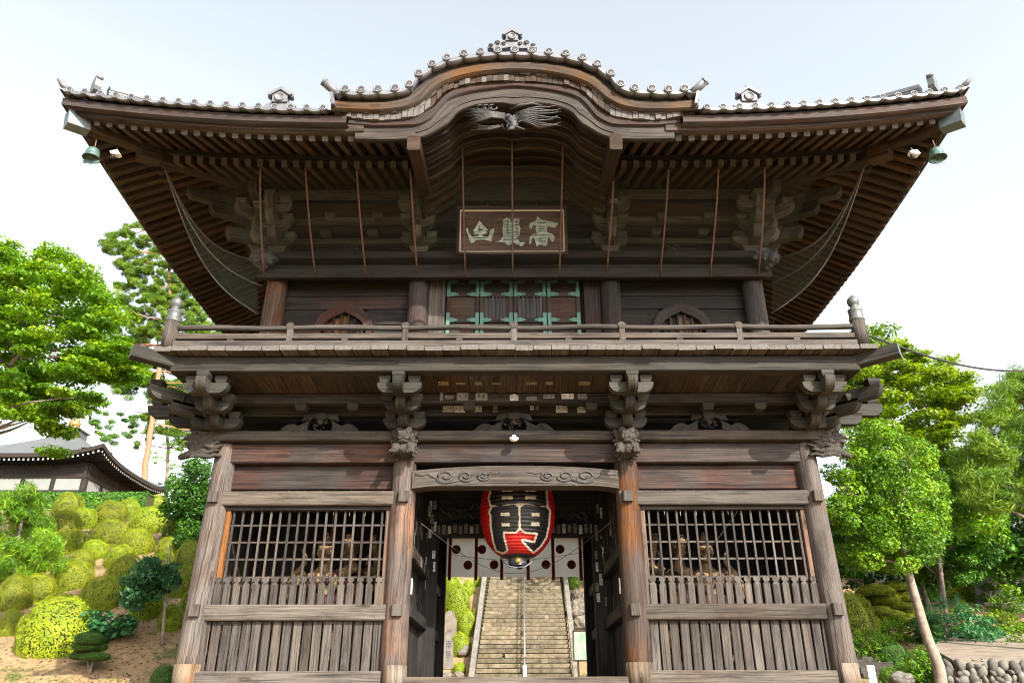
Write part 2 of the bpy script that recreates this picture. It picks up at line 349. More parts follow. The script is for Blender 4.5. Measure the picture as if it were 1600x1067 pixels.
def ground_mat():
    m, t, b = newmat('sandy_hillside_soil'); L = t.links.new; tc = N(t, 'ShaderNodeTexCoord')
    n1 = N(t, 'ShaderNodeTexNoise', Scale=.35, Detail=6.0, Roughness=.7); n2 = N(t, 'ShaderNodeTexNoise', Scale=7.0, Detail=8.0, Roughness=.7); n3 = N(t, 'ShaderNodeTexNoise', Scale=.9, Detail=8.0, Roughness=.75)
    for n in (n1, n2, n3): L(tc.outputs['Object'], n.inputs['Vector'])
    s = ramp(t, [(.3, (.14, .085, .04)), (.55, (.29, .185, .09)), (.75, (.38, .26, .14))]); L(n2.outputs[0], s.inputs[0])
    g = ramp(t, [(.3, (.04, .05, .01)), (.7, (.12, .125, .025))]); L(n2.outputs[0], g.inputs[0])
    f = ramp(t, [(.50, (0, 0, 0)), (.60, (1, 1, 1))]); L(n3.outputs[0], f.inputs[0])
    L(mixc(t, f.outputs[0], s.outputs[0], g.outputs[0]), b.inputs['Base Color']); b.inputs['Roughness'].default_value = .95
    bp = N(t, 'ShaderNodeBump', Strength=.7, Distance=.05); L(n2.outputs[0], bp.inputs['Height']); L(bp.outputs[0], b.inputs['Normal']); return m
M['soil'] = ground_mat()
def build_ground():
    xs = np.unique(np.concatenate([np.linspace(-260, -32, 20), np.linspace(-32, 32, 150), np.linspace(32, 260, 20)]))
    ys = np.unique(np.concatenate([np.linspace(-120, -14, 14), np.linspace(-14, 50, 150), np.linspace(50, 330, 24)]))
    X, Y = np.meshgrid(xs, ys); Z = terrain(X, Y)
    nx, ny = len(xs), len(ys); v = np.stack([X, Y, Z], -1).reshape(-1, 3)
    f = [(j * nx + i, j * nx + i + 1, (j + 1) * nx + i + 1, (j + 1) * nx + i) for j in range(ny - 1) for i in range(nx - 1)]
    me = bpy.data.meshes.new('ground'); me.from_pydata(v.tolist(), [], f); me.polygons.foreach_set('use_smooth', [True] * len(f)); me.materials.append(M['soil'])
    tag(inst('ground', me), None, None, None, 'structure')
build_ground()
tag(bx((-6.0, -.55, -.9), (6.0, 7.4, .27), c=.03).build('stone_podium', M['curb']), None, None, None, 'structure')

# ------------------------------------------------------------------ the gate
gate = thing('temple_gate', 'large two-storey weathered wooden temple gate with a curved tiled gable over its front', 'temple gate')
gate_mid = gate

def column(x, y, z0, z1, r0, r1, mat, lean=0, splice=None, rounded=True, n=24):
    prof = [(r0 + (r1 - r0) * i / 8, z0 + (z1 - z0 - .09) * i / 8) for i in range(9)]
    prof += [(r1 * .97, z1 - .05), (r1 * .86, z1 - .015), (r1 * .7, z1)]
    mb = MB().lathe(prof, (0, 0, 0), n)
    for i, v in enumerate(mb.v):
        v.x += x + lean * (v.z - z0) / (z1 - z0); v.y += y
        nz = noise.noise(Vector((v.x * 3, v.y * 3, v.z * .8))) * .012; v.x += nz; v.y += nz * .6
    o = mb.build('column', mat, gate)
    if splice:
        a = MB().lathe([(r0 + .004, z0 - .02), (r0 + .003, splice)], (x, y, 0), n); a.build('base_splice', M['splice'], o)
    return o
FX = [-4.83, -1.81, 1.81, 4.83]
for i, x in enumerate(FX):
    out = abs(x) > 3
    c = column(x, 0, .28, 4.0 if out else 3.72, .20, .172 if out else .19, M['col_out'] if out else M['col_in'], (-.05 if x > 0 else .05) if out else 0, .62 + rn(-.02, .02))
    for z in (3.07, 1.36):
        bx((x - .075 + (0.03 if x < 0 else -.03), -.26, z - .085), (x + .075 + (0.03 if x < 0 else -.03), -.1, z + .085), c=.012).build('tenon_block', M['grey'], c)
for y in (2.5, 5.2):
    for x in FX: column(x, y, .40, 3.98, .19, .18, M['dark'])

zD0, zD1 = Zp(687, -.25), Zp(672, -.25)
bx((-5.05, -.25, zD0), (5.05, .22, zD1), c=.015).build('head_plate_beam', M['grey'], gate)
def between(z0, z1, y0, y1, mat, name='wall_plank', xs=None, c=.012):
    for a, b in zip(FX[:-1], FX[1:]):
        if xs and (a, b) not in xs: continue
        bx((a + .1, y0, z0), (b - .1, y1, z1), c=c).build(name, mat, gate)
SIDE = [(FX[0], FX[1]), (FX[2], FX[3])]
between(Zp(722, -.11), zD0 - .012, -.11, .06, M['red'], 'tie_beam')
between(Zp(764, .03), Zp(722, -.11) - .01, .03, .1, M['red'], 'wall_plank', SIDE)
for s in (-1, 1):
    bx((s * 1.66, -.14, Zp(788, -.14)), (s * 4.70, .08, Zp(766, -.14)), c=.015).build('lattice_head_beam', M['pale'], gate)
    bx((s * 1.9, -.06, Zp(796, -.06)), (s * 4.64, .08, Zp(788, -.14) - .004), c=.008).build('lattice_top_rail', M['dark'], gate)
    bx((s * 1.66, -.13, Zp(968, -.13)), (s * 4.72, .1, Zp(943, -.13)), c=.015).build('middle_rail', M['pale'], gate)
    bx((s * 1.66, -.13, .28), (s * 4.76, .12, Zp(1047, -.13)), c=.015).build('sill_beam', M['pale'], gate)
    for xx in (2.03, 4.58): bx((s * xx - .035, -.035, 1.45), (s * xx + .035, .07, 2.96), c=.006).build('lattice_jamb', M['orange'] if (s < 0 and xx > 3) else M['col_in'], gate)

# lattice of slim bars over pickets with round heads, and the plank skirt below
zl0, zl1, zr = Zp(905, 0), Zp(795, 0), Zp(943, -.13)
bar_me = bx((-.0165, -.0165, 0), (.0165, .0165, zl1 - zr + .1), c=.003).mesh('lattice_bar', M['grey'])
hb = bx((2.06, -.012, -.015), (4.56, .012, .015), c=.003)
hbar_me = hb.mesh('lattice_cross_bar', M['grey'])
def picket_mesh():
    mb = MB(); H = Zp(900, -.03) - zr; hw = .054
    bx((-hw, -.02, 0), (hw, .02, H - .12), c=.01, mb=mb)
    mb.prism([(-hw, -.02, H - .12), (hw, -.02, H - .12), (hw * .45, -.02, H - .085), (-hw * .45, -.02, H - .085)], (0, .04, 0), along=(0, 0, 1))
    pts = [(.05 * math.cos(a) , -.022, H - .045 + .045 * math.sin(a)) for a in [2 * math.pi * k / 12 for k in range(12)]]
    mb.prism(pts, (0, .044, 0), along=(0, 0, 1)); return mb.mesh('picket', M['grey'])
pk_me = picket_mesh()
H2 = Zp(968, -.13) - Zp(1047, -.13)
sk_me = bx((-.064, -.015, -.02), (.064, .015, H2 + .02), c=.008).mesh('skirt_board', M['grey'])
for s in (-1, 1):
    for k in range(17): inst('lattice_bar', bar_me, gate, (s * (2.13 + k * 2.37 / 16), .02, zr - .05))
    for py in (820, 846.5, 873, 901): inst('lattice_cross_bar', hbar_me, gate, (0 if s > 0 else -6.62, .036, Zp(py, .03)))
    for k in range(18): inst('picket', pk_me, gate, (s * (2.10 + k * 2.46 / 17), -.045 + rn(-.004, .004), zr - .005 + rn(-.006, .006)), (0, rn(-.012, .012), 0))
    for k in range(18): inst('skirt_board', sk_me, gate, (s * (2.07 + k * 2.58 / 17), -.02 + rn(-.008, .008), Zp(1047, -.13)), (0, rn(-.008, .008), 0))
    for zz in (.75, 1.1): bx((s * 1.95, .03, zz), (s * 4.7, .09, zz + .09)).build('skirt_batten', M['dark'], gate)

# enclosed bays: rear and side board walls, ceiling, passage walls with door jambs
def boards_x(x0, x1, y, z0, z1, n, mat, name='wall_board', t=.03):
    st = (x1 - x0) / n
    for k in range(n): bx((x0 + k * st + .004, y + rn(0, .008), z0), (x0 + (k + 1) * st - .004, y + t, z1), c=.004).build(name, mat, gate)
def boards_y(y0, y1, x, z0, z1, n, mat, name='wall_board', t=.03):
    st = (y1 - y0) / n
    for k in range(n): bx((x + rn(0, .008), y0 + k * st + .004, z0), (x + t, y0 + (k + 1) * st - .004, z1), c=.004).build(name, mat, gate)
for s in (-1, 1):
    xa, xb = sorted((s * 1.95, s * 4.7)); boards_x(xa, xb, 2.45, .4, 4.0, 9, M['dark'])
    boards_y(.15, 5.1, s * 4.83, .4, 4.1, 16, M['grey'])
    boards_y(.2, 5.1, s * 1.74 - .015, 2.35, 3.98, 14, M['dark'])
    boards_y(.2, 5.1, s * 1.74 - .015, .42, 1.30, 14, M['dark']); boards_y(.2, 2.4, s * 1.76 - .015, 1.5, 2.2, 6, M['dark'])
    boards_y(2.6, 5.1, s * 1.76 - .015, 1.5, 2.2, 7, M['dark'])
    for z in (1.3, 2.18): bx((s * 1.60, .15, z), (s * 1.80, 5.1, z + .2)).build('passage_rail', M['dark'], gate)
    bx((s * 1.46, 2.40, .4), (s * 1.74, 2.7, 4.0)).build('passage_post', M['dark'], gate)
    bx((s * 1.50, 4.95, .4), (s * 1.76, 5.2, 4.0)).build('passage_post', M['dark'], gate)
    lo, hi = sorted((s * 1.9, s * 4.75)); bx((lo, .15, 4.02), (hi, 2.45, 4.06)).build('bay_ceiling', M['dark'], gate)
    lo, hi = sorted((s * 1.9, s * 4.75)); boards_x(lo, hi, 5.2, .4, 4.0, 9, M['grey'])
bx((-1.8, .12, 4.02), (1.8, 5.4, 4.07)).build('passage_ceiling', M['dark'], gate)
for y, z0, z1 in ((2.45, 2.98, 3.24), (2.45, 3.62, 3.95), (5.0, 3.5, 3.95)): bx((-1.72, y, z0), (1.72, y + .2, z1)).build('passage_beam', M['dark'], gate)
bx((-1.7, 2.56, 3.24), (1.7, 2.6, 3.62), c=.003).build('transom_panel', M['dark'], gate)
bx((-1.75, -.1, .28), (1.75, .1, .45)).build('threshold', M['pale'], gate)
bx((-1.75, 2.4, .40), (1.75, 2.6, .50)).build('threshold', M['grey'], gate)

# carved rainbow beam over the passage
def beam_arch():
    top, bot = [], []
    for k in range(41):
        x = -1.66 + 3.32 * k / 40; t = abs(x) / 1.66
        top.append((x, -.17, Zp(730, -.17) + .03 - .085 * t ** 2.2)); bot.append((x, -.17, Zp(763, -.17) + .045 * (1 - max(0, (t - .72) / .28) ** 2) * (1 if t < 1 else 0)))
    return MB().strip(top, bot, (0, .30, 0))
arch = beam_arch().build('rainbow_beam', M['grey'], gate)
def spiral(cx, cz, r, turns, y, sx=1, a0=0, n=26):
    return [(cx + sx * r * (1 - .78 * k / n) * math.cos(a0 + turns * 6.283 * k / n), y, cz + .72 * r * (1 - .78 * k / n) * math.sin(a0 + turns * 6.283 * k / n)) for k in range(n + 1)]
zm = Zp(744, -.17)
for s in (-1, 1):
    mb = MB()
    mb.tube([(s * x, -.172, zm + dz) for x, dz in ((1.62, .03), (1.5, .02), (1.42, .045), (1.34, .0), (1.27, -.03), (1.24, -.085), (1.16, -.11), (1.04, -.10), (.9, -.06))], .017, 6)
    for cx, r, a0 in ((1.12, .165, 3.6), (.80, .135, 3.4), (.52, .11, 3.2)): mb.tube(spiral(s * cx, zm + .005, r, 1.4, -.174, s, a0), .019, 6)
    mb.tube([(s * x, -.172, zm + dz) for x, dz in ((.44, .02), (.40, .065), (.33, .04), (.26, .06), (.17, .05))], [.014, .013, .012, .009, .003], 6)
    mb.tube([(s * x, -.172, Zp(756, -.17) + dz) for x, dz in ((1.0, -.035), (.9, -.005), (.7, .01), (.4, .02), (.05, .022))], .008, 6)
    mb.build('carved_scroll', M['carvedark'], arch)

# dark wall and purlins above the head plate
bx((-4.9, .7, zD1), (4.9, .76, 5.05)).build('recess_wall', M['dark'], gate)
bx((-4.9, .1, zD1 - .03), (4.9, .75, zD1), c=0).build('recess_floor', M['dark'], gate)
zA0, zA1 = Zp(649, -.08), Zp(632, -.08); zB0, zB1 = Zp(629, -.5), Zp(614, -.5)
zC0, zC1 = Zp(579, -1.32), Zp(556, -1.32)
bx((-5.0, -.08, zA0), (5.0, .1, zA1)).build('wall_purlin', M['mossy'], gate)
bx((-5.3, -.5, zB0), (5.3, -.34, zB1)).build('step_purlin', M['mossy'], gate)
for k in range(21):
    x0 = -5.2 + k * 10.4 / 21
    MB().beam((x0 + .25, -.42, zB1 + .02), (x0 + .25, -1.22, zC0 + .03), .488, .03, c=.004).build('soffit_board', M['brown'], gate)
bx((-5.2, -.08, zA1 + .1), (5.2, -.04, zB1 + .1)).build('inclined_board', M['brown'], gate)
# balcony frame
balc = M['mossy']
bx((-5.36, -1.32, zC0), (5.36, -1.10, zC1), c=.015).build('balcony_beam', balc, gate)
for s in (-1, 1):
    bx((s * 5.36, -1.09, zC0), (s * 5.14, 6.3, zC1), c=.015).build('balcony_beam', balc, gate)
    p = Vector((s * 5.1, -1.05, zC1 - .09)); MB().beam(p, p + Vector((s * .78, -.55, .05)), .19, .20, c=.012, me=1).build('corner_beam', [M['mossy'], M['lead'] if s > 0 else M['endgrain']], gate)
zF1 = zC1 + .095
nb = 40; bw = 11.2 / nb
for k in range(nb):
    x0 = -5.6 + k * bw; j = rn(-.025, .025)
    bx((x0 + .004, -1.52 + j, zC1 + .012 + rn(0, .006)), (x0 + bw - .004, .2, zF1 + rn(-.006, .006)), c=.012, me=1).build('floor_board', [M['pale'], M['endgrain']], gate)
for s in (-1, 1):
    for k in range(22): bx((s * 4.3, .21 + k * .28, zC1 + .012), (s * (5.6 + rn(-.02, .02)), .21 + (k + .97) * .28, zF1), c=.012).build('floor_board', M['pale'], gate)
# balcony railing
rail = gate
yR = -1.40
zb0, zb1 = zF1 + .002, Zp(530, yR)
bx((-5.4, yR - .06, zb0), (5.4, yR + .06, zF1 + .12), c=.015).build('bottom_rail', M['pale'], rail)
zm0, zm1 = Zp(530, yR), Zp(521.5, yR); zt = Zp(512, yR)
bx((-5.45, yR - .04, zm0), (5.45, yR + .04, zm1), c=.01).build('middle_rail', M['pale'], rail)
def wavy_rail(x0, x1):
    return MB().tube([(x0 + (x1 - x0) * k / 60, yR + .004 * math.sin(k), zt + .01 * math.sin(k * .55) ) for k in range(61)], .045, 10)
wavy_rail(-5.42, 5.42).build('top_rail', M['grey'], rail)
for px, tall in ((362, 0), (453, 1), (540, 0), (633, 1), (718, 0), (803, 1), (888, 0), (972, 1), (1061, 0), (1155, 1), (1243, 0)):
    x = Xp(px, 525, yR); ztop = zt - .03 if tall else zm0
    o = bx((x - .048, yR - .045, zF1 + .12), (x + .048, yR + .045, ztop), c=.008).build('baluster', M['pale'], rail)
    if tall: MB().prism([(x - .04, yR - .055, zt - .03), (x + .04, yR - .055, zt - .03), (x + .065, yR - .055, zt + .035), (x + .03, yR - .055, zt + .075), (x - .03, yR - .055, zt + .075), (x - .065, yR - .055, zt + .035)], (0, .11, 0)).build('baluster_cap', M['pale'], o)
for s in (-1, 1):
    x = s * 5.43; zt0 = zF1
    o = MB().lathe([(.115, 0), (.108, .46)], (x, yR, zt0), 16).build('corner_post', M['pale'] if s < 0 else M['grey'], rail)
    MB().lathe([(.112, .46), (.118, .47), (.118, .50), (.11, .51), (.105, .62), (.112, .63), (.112, .66), (.075, .68), (.06, .715), (.062, .73), (.085, .76), (.094, .80), (.085, .85), (.05, .89), (.02, .915), (0, .935)], (x, yR, zt0), 16, cap=False).build('post_finial', M['finial'], o)
    for z0, z1, hw in ((zb0, zF1 + .12, .06), (zm0, zm1, .04)): bx((x - hw, yR + .1, z0), (x + hw, 6.2, z1)).build('side_rail', M['pale'], rail)
    MB().tube([(x, yR + .1, zt), (x, 6.2, zt)], .045, 10).build('side_rail', M['grey'], rail)
    for k in range(6): bx((x - .045, yR + 1.2 + k * 1.2, zF1 + .12), (x + .045, yR + 1.29 + k * 1.2, zt - .03)).build('baluster', M['pale'], rail)

# ------------------------------------------------------------------ bracket sets
def arm_mb(L, h, w, both=False, m=0):      # bracket arm along +X with a bow-shaped lower end
    e = []
    for k in range(7): a = math.pi / 2 * k / 6; e.append((L - .16 + .16 * math.sin(a), h * .85 * (1 - math.cos(a))))
    pts = [(p, 0, z) for p, z in e] + [(L, 0, h)]
    pts = ([(-p, 0, z) for p, z in reversed(e)] if both else [(-.1, 0, 0)])[0:] + pts if not both else pts
    if both: pts = [(-L, 0, h)] + [(-p, 0, z) for p, z in reversed(e)] + [(p, 0, z) for p, z in e] + [(L, 0, h)]
    else: pts = pts + [(-.1, 0, h)]
    mb = MB(); mb.prism([Vector((x, -w / 2, z)) for x, _, z in pts], (0, w, 0), m=m, along=(1, 0, 0)); return mb
def block_mb(b, h, m=0):
    prof = [(b * .36, 0), (b * .42, h * .2), (b * .5, h * .5), (b * .5, h)]
    mb = MB(); n = 4; i0 = 0
    for r, z in prof:
        for sx, sy in ((-1, -1), (1, -1), (1, 1), (-1, 1)): mb.v.append(Vector((sx * r, sy * r, z)))
    for j in range(3):
        for k in range(4):
            k2 = (k + 1) % 4; mb.face([j * 4 + k, j * 4 + k2, j * 4 + 4 + k2, j * 4 + 4 + k], [(0, k * .1), (b, k * .1), (b, k * .1 + .1), (0, k * .1 + .1)], m)
    mb.face([3, 2, 1, 0], [(0, 0), (b, 0), (b, b), (0, b)], m); mb.face([12, 13, 14, 15], [(0, 0), (b, 0), (b, b), (0, b)], m)
    return mb
BM = M['mossy']
arm_lat = arm_mb(.345, .17, .14, True).mesh('bracket_arm', BM)
arm_lat2 = arm_mb(.29, .17, .14, True).mesh('bracket_arm', BM)
blk = block_mb(.19, .11).mesh('bearing_block', BM); blkbig = block_mb(.36, .20).mesh('bearing_block', BM)
fw = {L: arm_mb(L, .20, .15).mesh('bracket_arm', BM) for L in (.60, .98, 1.36, .85, 1.4, 1.95)}
up_blk = None
def bracket(x, y0, z0, dirs, steps, dz, sy, corner=0, dark=False):
    b = inst('bracket_set', blkbig, gate, (x, y0, z0))
    def put(name, me, p, az=0):
        o = inst(name, me, b, (p[0] - x, p[1] - y0, p[2] - z0), (0, 0, az)); return o
    base = -.02 if not dark else .10
    for i, st in enumerate(steps):
        z = z0 + base + dz * i; L = min(fw, key=lambda q: abs(q - (st + .18)))
        put('bracket_arm', fw[L], (x, y0, z), -math.pi / 2)
        put('bearing_block', blk, (x, y0 - st - .02, z + .195))
        put('bracket_arm', arm_lat if i in (0, len(steps) - 1) else arm_lat2, (x, y0 - st + .14, z + .012))
        for q in (-.23, .23): put('bearing_block', blk, (x + q, y0 - st + .14, z + .18))
        if corner:
            put('bracket_arm', fw[L], (x, y0, z + .005), 0 if corner > 0 else math.pi)
            put('bearing_block', blk, (x + corner * st, y0, z + .195))
            L2 = min(fw, key=lambda q: abs(q - (st + .16))); put('bracket_arm', fw[L2], (x, y0, z + .015), -math.pi / 4 if corner > 0 else -3 * math.pi / 4)
            put('bearing_block', blk, (x + corner * st * .72, y0 - st * .72, z + .20))
    return b
zL = zD1 + .002
for x in FX: bracket(x, -.04, zL, 1, (.42, .82, 1.2), .155, 1, 0 if abs(x) < 3 else (1 if x > 0 else -1))
for x in (-3.75, -2.9, -1.0, 1.0, 2.9, 3.75):   # small blocks between the bracket sets
    inst('bearing_block', blk, gate, (x, -.04, zA1)); inst('bearing_block', blk, gate, (x + .25, -.43, zB0 - .12))

# frog-leg struts on the head plate
def frogleg(x):
    y = -.16; h = zA0 - zD1; sc = 1.0
    half = [(.0, h), (.22, h), (.28, h * .93), (.30, h * .75), (.31, h * .5), (.36, h * .36), (.43, h * .47), (.52, h * .46), (.60, h * .30), (.66, h * .10), (.70, 0)]
    hole = [(.20, h * .10), (.21, h * .42), (.16, h * .72), (.07, h * .84), (0, h * .86)]
    mb = MB(); hy = .10
    for s in (-1, 1):
        out = [(x + s * a, y, zD1 + b) for a, b in half]; inn = [(x + s * a, y, zD1 + b) for a, b in hole]
        # leg as strip between outer and inner curves
        o2 = [Vector(p) for p in out]; n = len(o2); q = []
        for i in range(n):
            t = i / (n - 1); k = t * (len(hole) - 1); j = min(int(k), len(hole) - 2); f = k - j; a = Vector(inn[::-1][j]).lerp(Vector(inn[::-1][j + 1]), f); q.append(a)
        mb.strip(o2 if s > 0 else o2, q, (0, hy, 0))
    bx((x - .2, y + .005, zD1), (x + .2, y + hy, zD1 + h * .12), mb=mb)
    o = mb.build('frog_leg_strut', M['mossy'], gate)
    inst('bearing_block', blk, gate, (x, y + .06, zA0 - .10))
    c = MB()
    for k in range(16):
        a = rn(0, 6.28); r = rn(.02, .13); px_, pz_ = x + r * 1.1 * math.cos(a), zD1 + h * .45 + r * .8 * math.sin(a)
        c.tube([(px_, y + .02, pz_), (px_ + rn(-.05, .05), y + .0, pz_ + rn(-.04, .04)), (px_ + rn(-.07, .07), y + .03, pz_ + rn(-.06, .06))], [.012, .018, .006], 5)
    c.lathe([(0, -.03), (.04, -.02), (.05, .0), (.03, .025), (0, .03)], (x, y + .0, zD1 + h * .55), 8, axis='Y', cap=False)
    c.build('carved_flower', M['carve'], o)
for px in (500, 803, 1109): frogleg(Xp(px, 662, -.16))

# ------------------------------------------------------------------ upper storey
UX = [-4.45, -1.79, 1.79, 4.45]; YU = .30
for x in UX: column(x, YU, zF1, 7.40, .20, .19, M['col_in'] if x < -3 else M['red'] if abs(x) < 3 else M['grey'])
for x in UX: column(x, 4.7, zF1, 7.34, .2, .19, M['dark'])
zUb0, zUb1 = Zp(433, -.02), Zp(409.5, -.02)
bx((-4.75, -.02, zUb0), (4.75, .11, zUb1 - .13), c=.015).build('lower_tie_beam', M['dark'], gate)
bx((-4.75, .06, zUb1 - .12), (4.75, .34, zUb1), c=.015).build('lower_tie_beam', M['dark'], gate)
bx((-4.7, .30, zUb0 + .14), (4.7, .46, zUb0 + .26), c=.01).build('upper_tie_beam', M['dark'], gate)
zV0, zV1 = Zp(403, -.02), Zp(393, -.02)
bx((-4.8, -.04, zV0), (4.8, .34, zV1), c=.015).build('upper_plate_beam', M['dark'], gate)
# plank walls of the side bays: each plank its own piece, cut round the bell-shaped windows
WX = [Xp(535, 520, YU), Xp(1068, 520, YU)]
zq = [zF1]
for h_ in (.42, .30, .34, .26, .32, .28, .33, .29): zq.append(zq[-1] + h_)
zq[-1] = zUb0 + .16
pm = [M['red'], M['red'], M['dark'], M['red'], M['dark'], M['red'], M['dark'], M['dark']]
for s, wx in ((-1, WX[0]), (1, WX[1])):
    for k in range(len(zq) - 1):
        z0, z1 = zq[k] + .005, zq[k + 1] - .005
        if z1 <= z0: continue
        segs = [(min(s * 1.85, s * 4.4), max(s * 1.85, s * 4.4))]
        if z0 < 6.70:
            hw = .50 if z0 < 6.30 else (.40 if z0 < 6.5 else .25); a, b = segs[0]; segs = [(a, wx - hw), (wx + hw, b)]
        for a, b in segs: bx((a, .40 + rn(0, .012), z0), (b, .45, z1), c=.006).build('wall_plank', pm[k] if s < 0 else random.choice([M['red'], M['dark']]), gate)
    # window: pointed bell frame, slats, shutters
    zt_, zi = Zp(474, .34), Zp(487, .34)
    o = [(.60, 5.2), (.585, 5.95), (.57, 6.2), (.52, 6.44), (.43, 6.61), (.30, 6.72), (.14, 6.79), (0, zt_)]
    i_ = [(.46, 5.2), (.45, 5.95), (.44, 6.16), (.39, 6.35), (.31, 6.47), (.20, 6.555), (.10, 6.60), (0, zi - .01)]
    full_o = [(wx - a, .31, b) for a, b in o] + [(wx + a, .31, b) for a, b in o[-2::-1]]
    full_i = [(wx - a, .31, b) for a, b in i_] + [(wx + a, .31, b) for a, b in i_[-2::-1]]
    fr = MB().strip(full_o, full_i, (0, .14, 0)).build('bell_window', M['red'] if s < 0 else M['dark'], gate)
    for k in range(6):
        x = wx - .33 + k * .133; zt2 = 6.64 - .24 * (abs(x - wx) / .4) ** 2
        bx((x - .018, .36, 5.2), (x + .018, .40, zt2)).build('window_bar', M['dark'], fr)
    for k in range(5):
        x = wx - .33 + k * .133; is_orange = (k < 3) if s < 0 else (k >= 2)  # outer slats are orange wood, the rest dark
        bx((x + .01, .43, 5.2), (x + .125, .455, 6.64 - .24 * (abs(x + .066 - wx) / .4) ** 2)).build('shutter_slat', M['orange'] if is_orange else M['dark'], fr)
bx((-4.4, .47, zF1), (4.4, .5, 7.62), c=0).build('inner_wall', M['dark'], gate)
for s in (-1, 1):
    boards_y(.4, 4.6, s * 4.42, zF1, 7.3, 12, M['dark'])
    bx((s * 1.29, .30, zF1), (s * 1.60, .44, 7.40), c=.012).build('door_post', M['pale'] if s < 0 else M['red'], gate)
# four-leaf doors with green copper fittings
zd0, zd1 = 5.2, Zp(437, .34)
zh = [Zp(v, .34) for v in (437, 449, 461, 490, 500, 514)]
for leaf in range(4):
    x0 = -1.27 + leaf * .625; x1 = x0 + .615; xm = (x0 + x1) / 2; y = .34
    d = MB()
    for xx in (x0, x1 - .075): bx((xx, y, zd0), (xx + .075, y + .06, zd1), c=.006, mb=d)
    dr = d.build('door', M['red'], gate)
    for a, b in ((zd1 - .09, zd1), (zh[2] - .03, zh[2] + .06), (zh[4] - .05, zh[4] + .05), (5.62, 5.72)): bx((x0 + .07, y + .004, a), (x1 - .07, y + .06, b), c=.006).build('door_rail', M['red'], dr)
    for i, (a, b) in enumerate(((zh[2] + .06, zd1 - .09), (zh[4] + .05, zh[2] - .03), (5.72, zh[4] - .05), (5.2, 5.62))):
        if i == 1 and leaf in (1, 2):
            bx((x0 + .07, y + .05, a), (x1 - .07, y + .058, b), c=0).build('door_panel', M['black'], dr)
            for q in range(7): xx = x0 + .105 + q * .068; bx((xx - .017, y + .01, a), (xx + .017, y + .045, b), c=.005).build('door_bar', M['grey'], dr)
        else: bx((x0 + .07, y + .035, a), (x1 - .07, y + .055, b), c=.003).build('door_panel', M['red'] if i != 0 else M['dark'], dr)
    def fit(cx, cz, sx, sz, L=.13, H=.15):
        f = MB()
        t = .012; w_ = .068
        bx((cx - w_ / 2, y - t, cz - (.05 if sz > 0 else H if sz < 0 else H * 2)), (cx + w_ / 2, y - .001, cz + (H if sz >= 0 else 0)), c=.003, mb=f)
        for sg in ((-1, 1) if sx == 0 else (sx,)):
            pts = [(cx + sg * .03, y - t, cz - .04), (cx + sg * L, y - t, cz - .04), (cx + sg * (L + .015), y - t, cz - .018), (cx + sg * (L + .05), y - t, cz - .025), (cx + sg * (L + .07), y - t, cz), (cx + sg * (L + .05), y - t, cz + .025), (cx + sg * (L + .015), y - t, cz + .018), (cx + sg * L, y - t, cz + .04), (cx + sg * .03, y - t, cz + .04)]
            f.prism(pts, (0, t - .002, 0))
        f.build('copper_fitting', M['copper'], dr)
    for cx, sx in ((x0 + .0375, 1), (x1 - .0375, -1)):
        fit(cx, zd1 - .045, sx, -1, .12, zd1 - zh[2] - .10); fit(cx, zh[2] + .015, sx, 1, .12, .04); fit(cx, zh[4], sx, 0, .12, .15)
# ------------------------------------------------------------------ upper brackets and purlins
M['upper'] = wood('dim_grey_green_wood', (.06, .055, .043), (.20, .188, .15), (.34, .32, .26), (.24, .24, .20), .5)
def upper_wall():
    for i, (y, za, zb) in enumerate(((.2, 380, 372), (.12, 362, 352), (.02, 345, 338), (-.12, 332, 318), (-.3, 305, 296))):
        bx((-4.9 - (.1 * i), y, Zp(za, y)), (4.9 + .1 * i, y + .16, Zp(zb, y)), c=.01).build('wall_purlin', (M['upper'], M['dark'], M['upper'], M['brown'], M['upper'])[i], gate)
    bx((-4.7, .38, 7.3), (4.7, .42, 9.6), c=0).build('bracket_wall', M['dark'], gate)
upper_wall()
_BM = BM
AU = {k: v for k, v in ()}
def redo(me, mat): m2 = me.copy(); m2.materials.clear(); m2.materials.append(mat); return m2
arm_lat_d, arm_lat2_d, blk_d, blkbig_d = redo(arm_lat, M['upper']), redo(arm_lat2, M['upper']), redo(blk, M['upper']), redo(blkbig, M['upper'])
fw_d = {k: redo(v, M['upper']) for k, v in fw.items()}
keep = (arm_lat, arm_lat2, blk, blkbig, fw)
arm_lat, arm_lat2, blk, blkbig, fw = arm_lat_d, arm_lat2_d, blk_d, blkbig_d, fw_d
for x in (-4.45, -1.79, 1.79, 4.45): bracket(x, .12, zV1 + .002, 1, (.28, .56, .84), .21, 1, 0 if abs(x) < 3 else (1 if x > 0 else -1), True)
for x in (-3.6, -2.7, 2.7, 3.6, -.9, .9):
    inst('bearing_block', blk, gate, (x, .1, Zp(362, .12) - .13)); inst('bearing_block', blk, gate, (x + .1, -.05, Zp(332, -.12) - .13))
tail_me = arm_mb(1.95, .22, .17).mesh('tail_rafter', M['mossy'])
for s in (-1, 1):                          # tail rafters and noses fanning out at the corners
    for (dx, dy, z, tilt, L) in ((1.0, -.75, 8.55, -.10, .95), (1.0, -.75, 8.28, -.06, .72), (.9, -.6, 7.98, -.16, .52), (.25, -1, 8.45, .0, .62), (.25, -1, 8.15, 0, .45), (1, -.1, 8.3, 0, .5)):
        o = inst('tail_rafter', tail_me, gate, (s * 4.45, .2, z), (0, tilt * -1, math.atan2(dy, s * dx)), (L, 1, 1))
for i, x in enumerate((-1.79, 1.79)):
    for z, L in ((8.08, .5), (8.35, .62)): inst('tail_rafter', tail_me, gate, (x, .2, z), (0, 0, -math.pi / 2), (L, .8, .9))
arm_lat, arm_lat2, blk, blkbig, fw = keep
